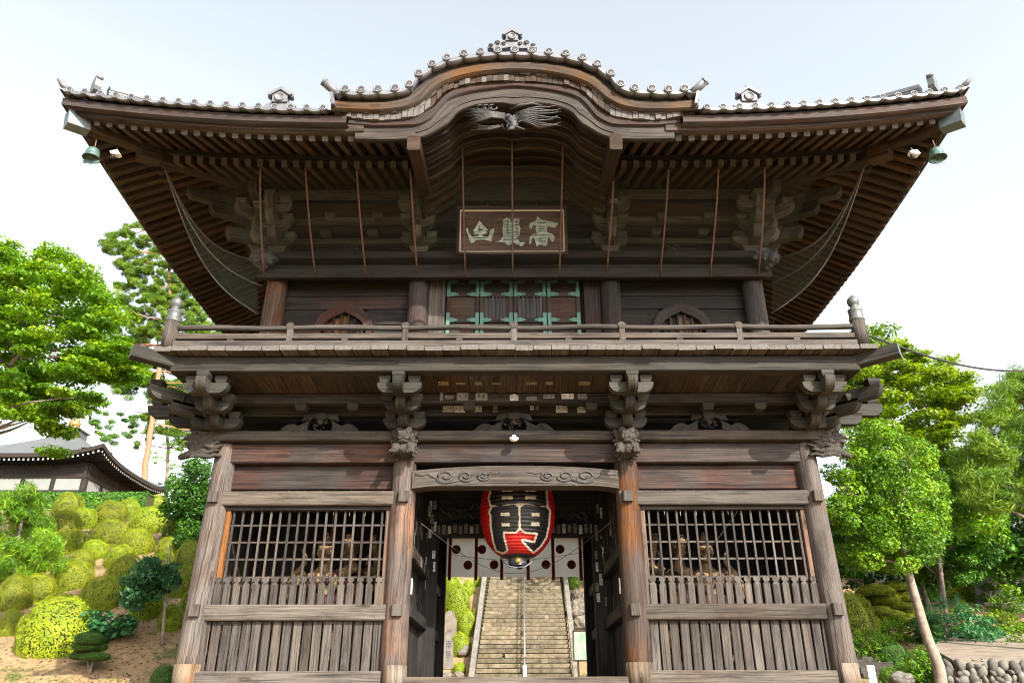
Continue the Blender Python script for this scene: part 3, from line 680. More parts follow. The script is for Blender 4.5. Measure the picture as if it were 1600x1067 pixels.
for px in (548, 1052):                     # carved flower in the middle of each side bay
    x = Xp(px, 385, 0); c = MB()
    for k in range(18):
        a = rn(0, 6.28); r = rn(.02, .14); p = Vector((x + 1.2 * r * math.cos(a), .0, Zp(388, 0) + .7 * r * math.sin(a)))
        c.tube([p + V(0, .03, 0), p + V(rn(-.04, .04), -.02, rn(-.03, .03)), p + V(rn(-.07, .07), .02, rn(-.05, .05))], [.014, .02, .006], 5)
    c.build('carved_flower', M['carvedark'], gate)

# ------------------------------------------------------------------ eaves
HX, WY, OV = 4.06, .30, 2.95              # dw = OV at the rafter tips, 0 at the wall
def lift_f(x): return .43 * max(0, (abs(x) - 2.5) / 4.8) ** 2
def lift_s(y): return .43 * max(0, (abs(y - 2.5) - .6) / 4.8) ** 2
fly_h, fly_w = .125, .098
XO = -.25                                # the side eaves overhang their rafters less than the front
def gx(dw): return dw if dw <= OV else OV + .30 * (dw - OV)
def flare(y, dw): return .08 * max(0, (abs(y - 2.5) - 2.4) / 3.0) ** 2 * dw / 3
def z_fly(dw): return 8.15 + .47 * (OV - dw)
def z_base(dw): return 8.31 + .45 * (2.05 - dw)
def lerp_l(l, dw): return l * min(1, max(0, dw / OV)) ** 1.3
def rafter(name, fn, dwo, dwi, pos, side):
    if dwi > dwo - .15: return
    l = lift_f(pos) if not side else lift_s(pos)
    if not side: p0 = V(pos, WY - dwo, fn(dwo) + lerp_l(l, dwo)); p1 = V(pos, WY - dwi, fn(dwi) + lerp_l(l, dwi))
    else: p0 = V(side * (HX + dwo), pos, fn(dwo) + lerp_l(l, dwo)); p1 = V(side * (HX + dwi), pos, fn(dwi) + lerp_l(l, dwi))
    h = V(0, 0, fly_h / 2)
    # rafters are cut plumb with a slight belly at the tip
    mb = MB().beam(p0 + h, p1 + h, fly_w, fly_h, c=.006)
    e = (p0 - p1).normalized(); mb.beam(p0 + h + e * .001, p0 + h + e * .016, fly_w * .98, fly_h * .98, c=.012, m=1)
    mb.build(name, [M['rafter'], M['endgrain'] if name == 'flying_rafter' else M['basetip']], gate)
for s in (-1, 1):
    x = 1.78
    while x < 6.95:
        rafter('flying_rafter', z_fly, OV, max(1.75, x - HX + .08), s * x, 0); x += .205
    x = 1.85
    while x < 6.1: rafter('base_rafter', z_base, 2.12, max(.45, x - HX + .08), s * x, 0); x += .205
    y = -2.5
    while y < 7.4:
        lim = max(0, (WY - y) + .08); lim2 = max(0, y - 4.7 + .08); q = max(lim, lim2)
        rafter('flying_rafter', z_fly, OV, max(1.75, q), y, s)
        if y > -1.7 and y < 6.7: rafter('base_rafter', z_base, 2.12, max(.3, q), y, s)
        y += .205
def ring(name, fn, d0, d1, thick, mat, nd=6, dz=0.0, skipmid=1.62):  # slab following the eaves all round
    def P(x, y, dw, u): return Vector((x, y, u))
    for side, hs_ in (('front', -1), ('front', 1), ('left', 0), ('right', 0), ('back', 0)):
        v, f = [], []; n = 60
        for j in range(nd + 1):
            dw = d0 + (d1 - d0) * j / nd
            for i in range(n + 1):
                t = -1 + 2 * i / n
                if side in ('front', 'back'):
                    x = t * (HX + gx(dw) + flare(WY - dw, dw) + .0); l = lift_f(t * (HX + OV)); y = WY - dw if side == 'front' else 4.7 + dw
                else:
                    half = 2.2 + dw; y = 2.5 + t * half; l = lift_s(2.5 + t * (2.2 + OV)); x = (-1 if side == 'left' else 1) * (HX + gx(dw) + flare(y, dw))
                v.append(Vector((x, y, fn(dw) + lerp_l(l, dw) + dz)))
        mb = MB(); mb.v = v + [p + V(0, 0, thick) for p in v]; o = len(v)
        for j in range(nd):
            for i in range(n):
                if side == 'front' and ((-1 + 2 * (i + .5) / n) * (HX + d1)) * hs_ < skipmid: continue
                a, b, c, d = j * (n + 1) + i, j * (n + 1) + i + 1, (j + 1) * (n + 1) + i + 1, (j + 1) * (n + 1) + i
                uv = [(v[q].y * (1 if side in ('front', 'back') else 0) + v[q].x * (0 if side in ('front', 'back') else 1), v[q].x if side in ('front', 'back') else v[q].y) for q in (a, b, c, d)]
                uv2 = [(q[1], q[0]) for q in uv]
                mb.face([d, c, b, a], uv2[::-1], 0, True); mb.face([o + a, o + b, o + c, o + d], uv2, 0, True)
                if j == nd - 1: mb.face([d, o + d, o + c, c], [(v[d].x + v[d].y, 0), (v[d].x + v[d].y, thick), (v[c].x + v[c].y, thick), (v[c].x + v[c].y, 0)])
                if j == 0: mb.face([a, b, o + b, o + a], [(v[a].x + v[a].y, 0), (v[b].x + v[b].y, 0), (v[b].x + v[b].y, thick), (v[a].x + v[a].y, thick)])
        mb.build(name, mat, gate)
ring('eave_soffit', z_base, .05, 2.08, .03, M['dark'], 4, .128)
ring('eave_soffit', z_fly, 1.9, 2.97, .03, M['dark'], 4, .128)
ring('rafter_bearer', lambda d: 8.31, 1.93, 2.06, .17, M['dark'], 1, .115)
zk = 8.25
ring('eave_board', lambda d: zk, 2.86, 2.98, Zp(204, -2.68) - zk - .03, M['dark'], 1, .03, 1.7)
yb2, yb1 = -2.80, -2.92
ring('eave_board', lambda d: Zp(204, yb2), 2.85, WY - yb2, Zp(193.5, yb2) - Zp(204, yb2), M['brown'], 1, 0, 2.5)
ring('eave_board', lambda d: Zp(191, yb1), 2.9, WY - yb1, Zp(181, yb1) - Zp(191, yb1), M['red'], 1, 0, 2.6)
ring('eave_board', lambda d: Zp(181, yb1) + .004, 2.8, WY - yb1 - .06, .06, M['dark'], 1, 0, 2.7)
# hip rafters with capped tips
for s in (-1, 1):
    for (ye, d1, z_off, wd, ht) in ((WY, 3.05, .0, .20, .24), (WY, 2.25, -.22, .22, .24)):
        fn = z_fly if d1 > 2.5 else z_base
        p0 = V(s * (HX + .3), WY - .3, z_base(.3) - .05); pm_ = V(s * (HX + 2.0), WY - 2.0, z_base(2.0) + .43 * .6 - .02 + (.12 if d1 > 2.5 else 0)); p1 = V(s * (HX + d1), WY - d1, fn(d1) + .43 * (1 if d1 > 2.5 else .72) - .02)
        mb = MB().beam(p0, pm_, wd, ht).beam(pm_, p1, wd, ht)
        o = mb.build('hip_rafter', M['brown'], gate)
        e = (p1 - pm_).normalized()
        MB().beam(p1 - e * .30, p1 + e * .03, wd + .03, ht + .03, c=.006).build('metal_cap', M['lead'] if d1 > 2.5 else M['brown'], o)
    for yy in (2.5 + 5.15,):
        p0 = V(s * (HX + .3), 5.0, z_base(.3)); p1 = V(s * (HX + 3), 7.7, z_fly(3) + .4); MB().beam(p0, p1, .2, .24).build('hip_rafter', M['brown'], gate)

# ------------------------------------------------------------------ the tiled roof
yT = -3.02; dT = WY - yT; zT = Zp(168, yT) - .045
def roof_z(dw, l): return zT + .56 * (dT - dw) + .012 * (dT - dw) ** 2 + l * min(1, max(0, dw / dT)) ** 1.5
RH = 2.2
def roof_sheet():
    mb = MB()
    n, m = 60, 12
    for side in range(4):
        i0 = len(mb.v)
        for j in range(m + 1):
            for i in range(n + 1):
                t = -1 + 2 * i / n; k = j / m; dw = dT - k * (RH + dT)
                if side in (0, 2): x = t * max(HX + gx(dw) + flare(WY - dw, dw), 0.02); y = WY - dw if side == 0 else 4.7 + dw; l = lift_f(t * (HX + dT))
                else: y = 2.5 + t * (2.2 + dw); x = (-1 if side == 1 else 1) * (HX + gx(dw) + flare(y, dw)); l = lift_s(2.5 + t * (2.2 + dT))
                mb.v.append(V(x, y, roof_z(dw, l) + .0))
        for j in range(m):
            for i in range(n):
                a = i0 + j * (n + 1) + i
                if side == 0 and abs(mb.v[a].x + mb.v[a + 1].x) / 2 < 2.75 and mb.v[a].y < -.2: continue
                mb.face([a, a + 1, a + n + 2, a + n + 1], [(0, 0)] * 4, 0, True)
    o = mb.build('pan_tile_bed', M['tile'], gate); return o
roof_sheet()
caps = 0
def disc_cap(r):
    mb = MB(); mb.lathe([(r, .06), (r, 0), (r * .97, -.008), (r * .72, -.008), (r * .68, 0.004), (.001, .004)], (0, 0, 0), 14, axis='Y', cap=False)
    mb.lathe([(r * .66, .003), (r * .3, -.002), (.001, -.006)], (0, 0, 0), 8, m=1, axis='Y', cap=False)
    for k in range(6): a = k * 1.047; mb.lathe([(r * .14, .0), (r * .10, -.012), (.0, -.014)], (r * .48 * math.cos(a), 0, r * .48 * math.sin(a)), 6, axis='Y', cap=False)
    return mb
cap_me = disc_cap(.056).mesh('round_end_tile', [M['tile'], M['tilerim']]); capk_me = disc_cap(.071).mesh('round_end_tile', [M['tile'], M['tilerim']])
def droop(p, q, sag, h, off, mat=M['tile']):   # crescent front of a pan tile between two round tiles
    p, q = Vector(p), Vector(q); top, bot = [], []
    for k in range(9):
        t = k / 8; b = p.lerp(q, t); s_ = 4 * t * (1 - t); top.append(b - V(0, 0, sag * s_ * .75)); bot.append(b - V(0, 0, h + sag * s_))
    return MB().strip(top, bot, off, sm=True)
def eave_tiles(front=True, s=1):
    pts = []
    if front:
        x = 3.0
        while x < 7.06: pts.append(x); x += .2535
        P = [V(s * x, yT, zT + .045 + lift_f(x)) for x in pts] + [V(s * 7.18, yT - .02, zT + .09 + lift_f(7.18))]
    else:
        y = -2.80
        while y < 7.8: pts.append(y); y += .2535
        P = [V(s * (HX + gx(dT) + flare(y, dT)), y, zT + .045 + lift_s(y)) for y in pts]
    for i, p in enumerate(P):
        if front and i == len(P) - 1: continue
        inst('round_end_tile', cap_me, gate, p, (0, 0, 0 if front else s * math.pi / 2))
        # the row of round tiles behind the end tile, up to the hip or ridge
        row = []; lim = -RH
        for k in range(8):
            dw = dT - k / 7 * (dT - lim)
            if front:
                if abs(p.x) > HX + dw + .02: break
                row.append(V(p.x, WY - dw, roof_z(dw, lift_f(p.x)) + .03))
            else:
                if (p.y < WY - dw - .02) or (p.y > 4.7 + dw + .02): break
                row.append(V(s * (HX + gx(dw) + flare(p.y, dw)), p.y, roof_z(dw, lift_s(p.y)) + .03))
        if len(row) > 1: row[0] = row[0] + (V(0, .05, .015) if front else V(-s * .05, 0, .015)); MB().tube(row, .055, 8).build('tile_row', M['tile'], gate)
    for a, b in zip(P[:-1], P[1:]): droop(a + V(0, 0, .008), b + V(0, 0, .008), .045, .04, (0, .14, .03) if front else (-s * .14, 0, .03)).build('pan_end_tile', M['tile'], gate)
for s in (-1, 1): eave_tiles(True, s); eave_tiles(False, s)
def path_beam(pts, w_, h_, mat, name):
    mb = MB()
    mb.strip([p + V(0, 0, h_) for p in pts], list(pts), V(w_, 0, 0)); return mb.build(name, mat, gate)
for s in (-1, 1):                          # stacked hip ridges ending in a small ogre tile
    for k, (h0, ww) in enumerate(((.08, .26), (.16, .20), (.23, .15), (.30, .17))):
        mb = MB(); pr = None
        for i in range(13):
            dw = 2.75 - i * .40; p = V(s * (HX + dw), WY - dw, roof_z(dw, .43) + h0)
            if pr is not None: mb.beam(pr, p, ww, .055 if k < 3 else .09, c=.01)
            pr = p
        mb.build('hip_ridge', M['tile'], gate)
    dw = 2.85; c = V(s * (HX + dw), WY - dw, roof_z(dw, .43) + .12)
    mb = MB(); d = V(s, -1, 0).normalized(); q = V(1 * s, 1, 0).normalized()
    out = [(-.16, 0), (-.19, .06), (-.12, .10), (-.11, .26), (-.06, .33), (0, .36), (.06, .33), (.11, .26), (.12, .10), (.19, .06), (.16, 0)]
    mb.prism([c + q * a + V(0, 0, b) for a, b in out], d * .10)
    for a, b in ((-.1, .30), (.1, .30), (0, .37)): mb.lathe([(.0, -.05), (.035, -.04), (.035, .05), (0, .06)], c + q * a + V(0, 0, b) + d * .05, 8, cap=False, M=Matrix.Rotation(math.pi / 2, 3, q))
    mb.build('ogre_tile', M['tile'], gate)
    # upturned corner tile
    MB().tube([V(s * 7.06, yT + .1, zT + .44), V(s * 7.16, yT - .02, zT + .50), V(s * 7.23, yT - .07, zT + .58)], [.05, .045, .02], 8).build('corner_tile', M['tile'], gate)
bx((-2.2, 2.3, roof_z(-RH, 0) - .05), (2.2, 2.7, roof_z(-RH, 0) + .45)).build('main_ridge', M['tile'], gate)
def ogre(cx, y, z, k, small=False):
    mb = MB(); t = .12 * k
    pent = [(-.13, .18), (.13, .18), (.13, .34), (0, .43), (-.13, .34)]
    mb.prism([V(cx + a * k, y, z + b * k) for a, b in pent], (0, t, 0))
    roof_ = [(-.21, .33), (-.17, .30), (0, .43), (.17, .30), (.21, .33), (.0, .49)]
    mb.prism([V(cx + a * k, y - .03 * k, z + b * k) for a, b in roof_], (0, t + .04 * k, 0))
    for a, b in ((-.19, .33), (0, .48), (.19, .33)): mb.lathe([(.0, -.005), (.028 * k, .0), (.036 * k, .03 * k), (.026 * k, .075 * k), (.03 * k, .09 * k), (0, .125 * k)], (cx + a * k, y + t * .4, z + (b - .03) * k), 8, cap=False)
    mb.lathe([(.09 * k, .02), (.09 * k, -.02), (.07 * k, -.03), (.065 * k, -.018), (0, -.02)], (cx, y, z + .275 * k), 14, axis='Y', cap=False)
    sk = [(-.52, .0), (-.50, .07), (-.42, .075), (-.38, .14), (-.28, .165), (-.24, .20), (-.12, .20), (.12, .20), (.24, .20), (.28, .165), (.38, .14), (.42, .075), (.50, .07), (.52, .0), (.2, -.02), (0, .03), (-.2, -.02)]
    if not small:
        mb.prism([V(cx + a * k, y + .03, z + b * k) for a, b in sk], (0, t, 0))
        for s in (-1, 1):
            for a, b, r in ((.44, .05, .05), (.30, .12, .065), (.17, .10, .05)): mb.tube([(cx + s * (a + r * .9 * (1 - q / 14) * math.cos(q * .75)) * k, y + .01, z + (b + r * .9 * (1 - q / 14) * math.sin(q * .75)) * k) for q in range(13)], .014 * k, 5, m=1)
    else:
        mb.prism([V(cx + a * k, y + .03, z + b * k) for a, b in [(-.25, .02), (-.28, .12), (-.15, .2), (.15, .2), (.28, .12), (.25, .02)]], (0, t, 0))
    return mb.build('ogre_tile', [M['tile'], M['tilerim']], gate)
ogre(Xp(800, 60, -2.9), -2.95, Zp(71, -2.95) - .02, .78)
for s in (-1, 1):
    ogre(s * 3.78, -2.80, Zp(171, -2.80), .95, True)
    mb = MB(); pr = None
    for i in range(12):
        y = -2.70 + i * .4; p = V(s * 3.78, y, roof_z(WY - y, .05) + .12)
        if pr is not None: mb.beam(pr, p, .16, .2, c=.02)
        pr = p
    mb.build('descending_ridge', M['tile'], gate)

# ------------------------------------------------------------------ curved front gable
def curve(pts, y, n=64):
    P = [(W(800, py, y) - W(px, py, y)).x for px, py in pts]; Z = [Zp(py, y) for px, py in pts]
    P, Z = np.array(P), np.array(Z); o = np.argsort(P); P, Z = P[o], Z[o]
    # monotone smooth interpolation through the measured points
    h = np.diff(P); dl = np.diff(Z) / np.maximum(h, 1e-6); mm = np.zeros(len(P)); mm[0] = 0; mm[-1] = dl[-1]
    for i in range(1, len(P) - 1): mm[i] = 0 if dl[i - 1] * dl[i] <= 0 else 2 * dl[i - 1] * dl[i] / (dl[i - 1] + dl[i])
    def f(x):
        x = min(abs(x), P[-1]); i = max(0, min(len(P) - 2, int(np.searchsorted(P, x) - 1))); t = (x - P[i]) / max(h[i], 1e-6)
        return float((2 * t ** 3 - 3 * t ** 2 + 1) * Z[i] + (t ** 3 - 2 * t ** 2 + t) * h[i] * mm[i] + (-2 * t ** 3 + 3 * t ** 2) * Z[i + 1] + (t ** 3 - t ** 2) * h[i] * mm[i + 1])
    return f, float(P[-1])
def poly(f, y, xm, n=80): return [V(-xm + 2 * xm * k / n, y, f(-xm + 2 * xm * k / n)) for k in range(n + 1)]
yK = -3.05
caps_px = [(535, 139.5), (560, 140.6), (586, 139.5), (613, 138.4), (635, 132), (650, 115), (671, 100.5), (694, 90.5), (720.5, 84.4), (746.5, 81.5), (773.5, 79), (800, 79)]
fT, xT = curve(caps_px + [(512, 141)], yK)
PK = [V((W(800, py, yK) - W(px, py, yK)).x, yK, Zp(py, yK)) for px, py in caps_px]
full = [V(-p.x, p.y, p.z) for p in PK[:-1]] + [PK[-1]] + PK[-2::-1]
for p in full: inst('round_end_tile', capk_me, gate, p - V(0, .02, 0))
for a, b in zip(full[:-1], full[1:]): droop(a - V(0, 0, .022), b - V(0, 0, .022), .03, .05, (0, .2, .03)).build('pan_end_tile', M['tile'], gate)
for p in full: MB().tube([p + V(0, .04, 0), p + V(0, .35, .10), p + V(0, 1.0, .2), p + V(0, 2.6, .3)], .06, 8).build('tile_row', M['tile'], gate)
sheet = MB(); tt = [V(x, yK + .02, fT(x) - .012) for x in np.linspace(-xT, xT, 81)]
for (dy0, dz0, dy1, dz1) in ((0, 0, .35, .10), (.35, .10, 1.0, .2), (1.0, .2, 2.9, .3)):
    sheet.strip([p + V(0, dy0, dz0) for p in tt], [p + V(0, dy0, dz0 - .04) for p in tt], (0, dy1 - dy0, dz1 - dz0), sm=True)
sheet.build('pan_tile_bed', M['tile'], gate)
for s in (-1, 1):                          # corner end tiles standing outward
    e = V(s * xT, yK, fT(xT)); tip = V(s * (xT + .11), yK - .06, fT(xT) + .13)
    d = (tip - V(s * (xT - .12), yK + .05, fT(xT) - .03)).normalized()
    mb = MB().tube([V(s * (xT - .16), yK + .12, fT(xT) - .04), tip], .068, 12)
    rot = d.to_track_quat('Y', 'Z').to_matrix()
    mb.lathe([(.072, .03), (.072, 0), (.05, -.006), (.048, .004), (0, .004)], tip, 14, axis='Y', cap=False, M=rot @ Matrix.Rotation(math.pi, 3, 'Z'))
    mb.build('corner_tile', M['tile'], gate)
    mb = MB().strip([V(s * (xT + .02), yK + .0, fT(xT) + .03), V(s * (xT - .02), yK + 1.0, fT(xT) + .15)], [V(s * (xT - .04), yK + .02, fT(xT) - .25), V(s * (xT - .07), yK + 1.0, fT(xT) - .1)], (-s * .05, 0, 0)).build('verge_tile', M['tile'], gate)
def band(name, top_px, bot_px, y, depth, mat, sm=True):
    ft, xa = curve(top_px, y); fb, xb = curve(bot_px, y); xm = max(xa, xb); return MB().strip(poly(ft, y, xm), poly(fb, y, xm), (0, depth, 0), sm=True).build(name, mat, gate), ft, fb, xm
band('gable_board', [(514, 156), (540, 158.5), (588, 160), (624, 155), (651, 142), (665, 128), (682, 117), (716, 106), (761, 99), (800, 97)],
     [(514, 167.5), (540, 169), (588, 170), (628, 165), (655, 152), (671, 138), (688, 127), (720, 116), (763, 109), (800, 107)], -2.95, .5, M['gable'])
band('gable_underboard', [(513, 150), (588, 154), (624, 148), (651, 133), (665, 120), (682, 110), (716, 99), (761, 92), (800, 90)],
     [(514, 157), (588, 161), (624, 156), (651, 143), (665, 129), (682, 118), (716, 107), (761, 100), (800, 98)], -2.90, .4, M['dark'])
# stacked shingle ends under the gable board
sh_t, xs_ = curve([(520, 169), (588, 171), (628, 166.5), (655, 153.5), (671, 139.5), (688, 128.5), (720, 117.5), (763, 110), (800, 108)], -2.86)
sh_b, _ = curve([(520, 180), (588, 187), (640, 182), (668, 167), (684, 150), (700, 139), (730, 131), (763, 127.5), (800, 126)], -2.86)
n = 64
for k in range(n):
    x0 = -xs_ + 2 * xs_ * k / n; x1 = x0 + 2 * xs_ / n - .006; j = rn(-.018, .018)
    zm0, zm1 = (sh_t(x0) + sh_b(x0)) / 2, (sh_t(x1) + sh_b(x1)) / 2
    for (ta, tb, ba, bb) in ((sh_t(x0), sh_t(x1), zm0 + .004, zm1 + .004), (zm0 - .004, zm1 - .004, sh_b(x0), sh_b(x1))):
        j = rn(-.02, .02)
        MB().prism([(x0, -2.86 + j, ba), (x1, -2.86 + j, bb), (x1, -2.86 + j, tb), (x0, -2.86 + j, ta)], (0, .4, 0)).build('shingle', M['endgrain'] if abs(x0) > 1.5 or random.random() < .2 else M['brown'], gate)
band('gable_lower_board', [(541, 180), (588, 186), (640, 183), (672, 169), (688, 152), (704, 141), (735, 133), (763, 129), (800, 127.5)],
     [(541, 192), (588, 195), (640, 194), (668, 184), (684, 166), (699, 152), (726, 143), (761, 137), (800, 133.5)], -2.82, .3, M['red'])
hafu, hT, hB, xH = band('bargeboard', [(552, 197), (600, 198), (640, 195), (668, 185), (684, 168), (699, 155), (726, 146), (761, 140), (800, 134)],
     [(552, 216), (600, 217), (637, 216), (660, 211), (682, 199), (698, 189), (705, 179), (718, 170), (750, 161.5), (780, 160), (800, 163)], -2.77, .10, M['grey'])
hg = [V(x, -2.774, .35 * hT(x) + .65 * hB(x) + .0) for x in np.linspace(-xH * .62, xH * .62, 60)]
MB().tube(hg, .012, 5).build('carved_groove_bead', M['grey'], hafu)
# ribs and boards of the curved ceiling behind the bargeboard
for k in range(9):
    y = -2.62 + k * .27; dz = .05 + .012 * k; xm = 1.62
    f = lambda x, d=dz: hB(x * .98) + .035 + d - .02 if abs(x) < 9 else 0
    MB().strip([V(x, y, f(x) + .10) for x in np.linspace(-xm, xm, 49)], [V(x, y, f(x)) for x in np.linspace(-xm, xm, 49)], (0, .085, 0), sm=True).build('curved_rib', M['brown'], gate)
xm = 1.66
MB().strip([V(x, -2.66, hB(x * .98) + .20) for x in np.linspace(-xm, xm, 49)], [V(x, -2.66, hB(x * .98) + .17) for x in np.linspace(-xm, xm, 49)], (0, 2.6, .1), sm=True).build('curved_ceiling', M['dark'], gate)
for s in (-1, 1):
    bm_ = MB().beam((s * 1.58, -2.80, 8.00), (s * 1.58, -.3, 8.62), .20, .26, c=.02, me=1).build('gable_side_beam', [M['brown'], M['rafter']], gate)
    MB().strip([V(s * 1.67, -2.62, hB(1.55) + .3), V(s * 1.67, -.1, 9.4)], [V(s * 1.67, -2.62, 8.1), V(s * 1.67, -.1, 8.3)], (s * .03, 0, 0)).build('gable_cheek', M['dark'], gate)
bx((-1.7, -.16, 8.3), (1.7, -.12, 9.75), c=0).build('gable_back_wall', M['dark'], gate)
bx((-1.7, -.5, Zp(312, -.5)), (1.7, -.3, Zp(288, -.5)), c=.02).build('gable_tie_beam', M['mossy'], gate)
for s in (-1, 1):
    MB().tube(spiral(s * .88, Zp(297, -.5), .14, 1.3, -.505, s, 3), .012, 6).build('carved_scroll', M['carvedark'], gate)
bx((-.055, -.62, Zp(268, -.6)), (.055, -.5, 9.4)).build('gable_strut', M['dark'], gate)
mb = MB()
for s in (-1, 1):
    for r, zc in ((.13, .02), (.10, -.12)): mb.tube(spiral(s * .2, 9.0 + zc, r, 1.2, -.2, s, 1), .02, 6)
mb.prism([(-.38, -.19, 8.55), (.38, -.19, 8.55), (.3, -.19, 8.8), (.12, -.19, 8.85), (0, -.19, 9.1), (-.12, -.19, 8.85), (-.3, -.19, 8.8)], (0, .03, 0)); mb.build('carved_cloud', M['mossy'], gate)
# carved phoenix hanging at the gable's peak
def phoenix():
    mb = MB(); y = -2.90; c = W(800, 188, y)
    def P(px, py, dy=0): return W(px, py, y + dy)
    def feather(pts, r): mb.tube([P(a, b, d) for a, b, d in pts], r, 6, flat=.5)
    for k in range(9):                      # left wing
        t = k / 8; feather([(789, 186 - 8 * t, .0), (768 - 6 * t, 184 - 9 * t, -.03 - .02 * t), (748 - 8 * t, 182 - 4 * t + (8 - 14 * t), -.01), (735 - 10 * t + 6 * (k % 2), 193 - 21 * t, .02)], [.02, .034, .03, .008])
    for k in range(3): feather([(785, 196 + k, .0), (765, 199 + 2 * k, -.02), (750, 197 + 3 * k, .0), (740 - 3 * k, 193 + 5 * k, .02)], [.02, .025, .02, .005])
    for k in range(3): mb.tube([P(752 + 9 * k + 7 * math.cos(q * .7), 168 + 4 * math.sin(q * .7), -.02) for q in range(8)], .014, 5)
    feather([(796, 172, -.03), (812, 166, -.05), (832, 163, -.04), (848, 165, -.02)], [.012, .05, .04, .006])
    for k in range(10):                     # tail plumes sweeping right
        t = k / 9; yy = 168 + 32 * t
        feather([(806, 178 + 10 * t, 0), (824, 172 + 20 * t, -.05), (842, yy, -.03 + .03 * (k % 2)), (858 + 6 * (k % 3), yy + 3 * math.sin(k * 2), .0), (872 + 5 * (k % 2), yy - 4 + 2 * (k % 3), .03)], [.03, .036, .03, .022, .004])
    feather([(792, 180, .0), (799, 186, -.07), (804, 194, -.09), (799, 201, -.10), (795, 203, -.12)], [.05, .07, .06, .05, .012])
    feather([(790, 190, -.05), (797, 196, -.1), (806, 200, -.08), (820, 203, -.02)], [.02, .04, .05, .02])
    for k in range(10): a = rn(780, 815); b = rn(184, 204); feather([(a, b, -.05), (a + rn(-8, 8), b + rn(-5, 5), -.1), (a + rn(-12, 12), b + rn(2, 8), -.04)], [.015, .024, .005])
    return mb.build('carved_phoenix', M['carvedark'], gate)
phoenix()

# ------------------------------------------------------------------ bird netting under the eaves
def netmat(name, c, dens, freq):
    m, t, b = newmat(name); L = t.links.new; uv = N(t, 'ShaderNodeUVMap', uv_map='UVMap')
    sp = N(t, 'ShaderNodeSeparateXYZ'); L(uv.outputs[0], sp.inputs[0]); outs = []
    for i, op in ((0, 'ADD'), (1, 'SUBTRACT')):
        a = N(t, 'ShaderNodeMath', operation=op); L(sp.outputs[0], a.inputs[0]); L(sp.outputs[1], a.inputs[1])
        s_ = N(t, 'ShaderNodeMath', operation='MULTIPLY'); L(a.outputs[0], s_.inputs[0]); s_.inputs[1].default_value = freq
        f = N(t, 'ShaderNodeMath', operation='FRACT'); L(s_.outputs[0], f.inputs[0])
        g = N(t, 'ShaderNodeMath', operation='LESS_THAN'); L(f.outputs[0], g.inputs[0]); g.inputs[1].default_value = dens; outs.append(g)
    mx = N(t, 'ShaderNodeMath', operation='MAXIMUM'); L(outs[0].outputs[0], mx.inputs[0]); L(outs[1].outputs[0], mx.inputs[1])
    b.inputs['Base Color'].default_value = (*c, 1); b.inputs['Roughness'].default_value = .8
    L(mx.outputs[0], b.inputs['Alpha']); return m
M['net'] = netmat('green_grey_bird_net', (.06, .065, .05), .05, 26)
M['net2'] = netmat('green_grey_side_net', (.055, .07, .05), .075, 26)
net = thing('bird_net', 'fine green-grey bird net stretched on rusty rods below the upper eaves', 'net', (0, -.9, 8.0))
NO = V(0, -.9, 8.0)
def netpt(x, t): y = -1.62 + 1.42 * t; return V(x * (1.05 - .12 * t), y - .10 * math.sin(math.pi * t), Zp(258, -1.62) - .02 + (Zp(431, -.2) - Zp(258, -1.62)) * t) - NO
mb = MB(); nx, ny = 30, 8
for j in range(ny + 1):
    for i in range(nx + 1): mb.v.append(netpt(-5.0 + 10.0 * i / nx, j / ny))
for j in range(ny):
    for i in range(nx):
        a = j * (nx + 1) + i; q = [a, a + 1, a + nx + 2, a + nx + 1]; mb.face(q, [(mb.v[k].x, mb.v[k].z * 1.3) for k in q], 0, True)
tag(mb.build('netting', M['net'], net), kind='stuff')
for (xa, ya, xb, yb) in ((407, 258, 413, 431), (477, 258, 493, 433), (557, 258, 572, 433), (641, 262, 652, 428), (722, 210, 727, 431), (800, 205, 801, 431), (880, 208, 874, 431), (960, 262, 948, 428), (1045, 260, 1031, 433), (1123, 258, 1109, 433), (1195, 258, 1185, 428)):
    p, q = W(xa, ya, -1.70), W(xb, yb, -.24); pts = [p.lerp(q, k / 8) + V(0, -.10 * math.sin(math.pi * k / 8), 0) - NO for k in range(9)]
    MB().tube(pts, .0155, 6).build('net_rod', M['iron'], net)
for s in (-1, 1):                          # slack side pieces hanging from the hip to the column
    A = V(s * 6.05, -1.62, 8.50); B = V(s * 4.62, .02, 6.45); C_ = V(s * 4.75, -.2, 7.45); D = V(s * 5.0, 1.6, 7.3)
    def edge(p, q, sag, n=14): return [p.lerp(q, k / n) + V(s * .12, .05, -.85) * sag * math.sin(math.pi * k / n) for k in range(n + 1)]
    e1 = edge(A, B, .55); e2 = edge(A, C_, .5); mb = MB(); n = len(e1)
    for j in range(5):
        for k in range(n): mb.v.append(e1[k].lerp(e2[k], j / 4) - NO)
    for j in range(4):
        for k in range(n - 1):
            q = [j * n + k, j * n + k + 1, (j + 1) * n + k + 1, (j + 1) * n + k]; mb.face(q, [(mb.v[z].x, mb.v[z].z) for z in q], 0, True)
    tag(mb.build('netting', M['net2'], net), kind='stuff')
    for e in (e1, e2, edge(A, V(s * 4.6, -.02, 7.0), .52)): MB().tube([p - NO for p in e], .012, 5).build('net_cord', M['upper'], net)
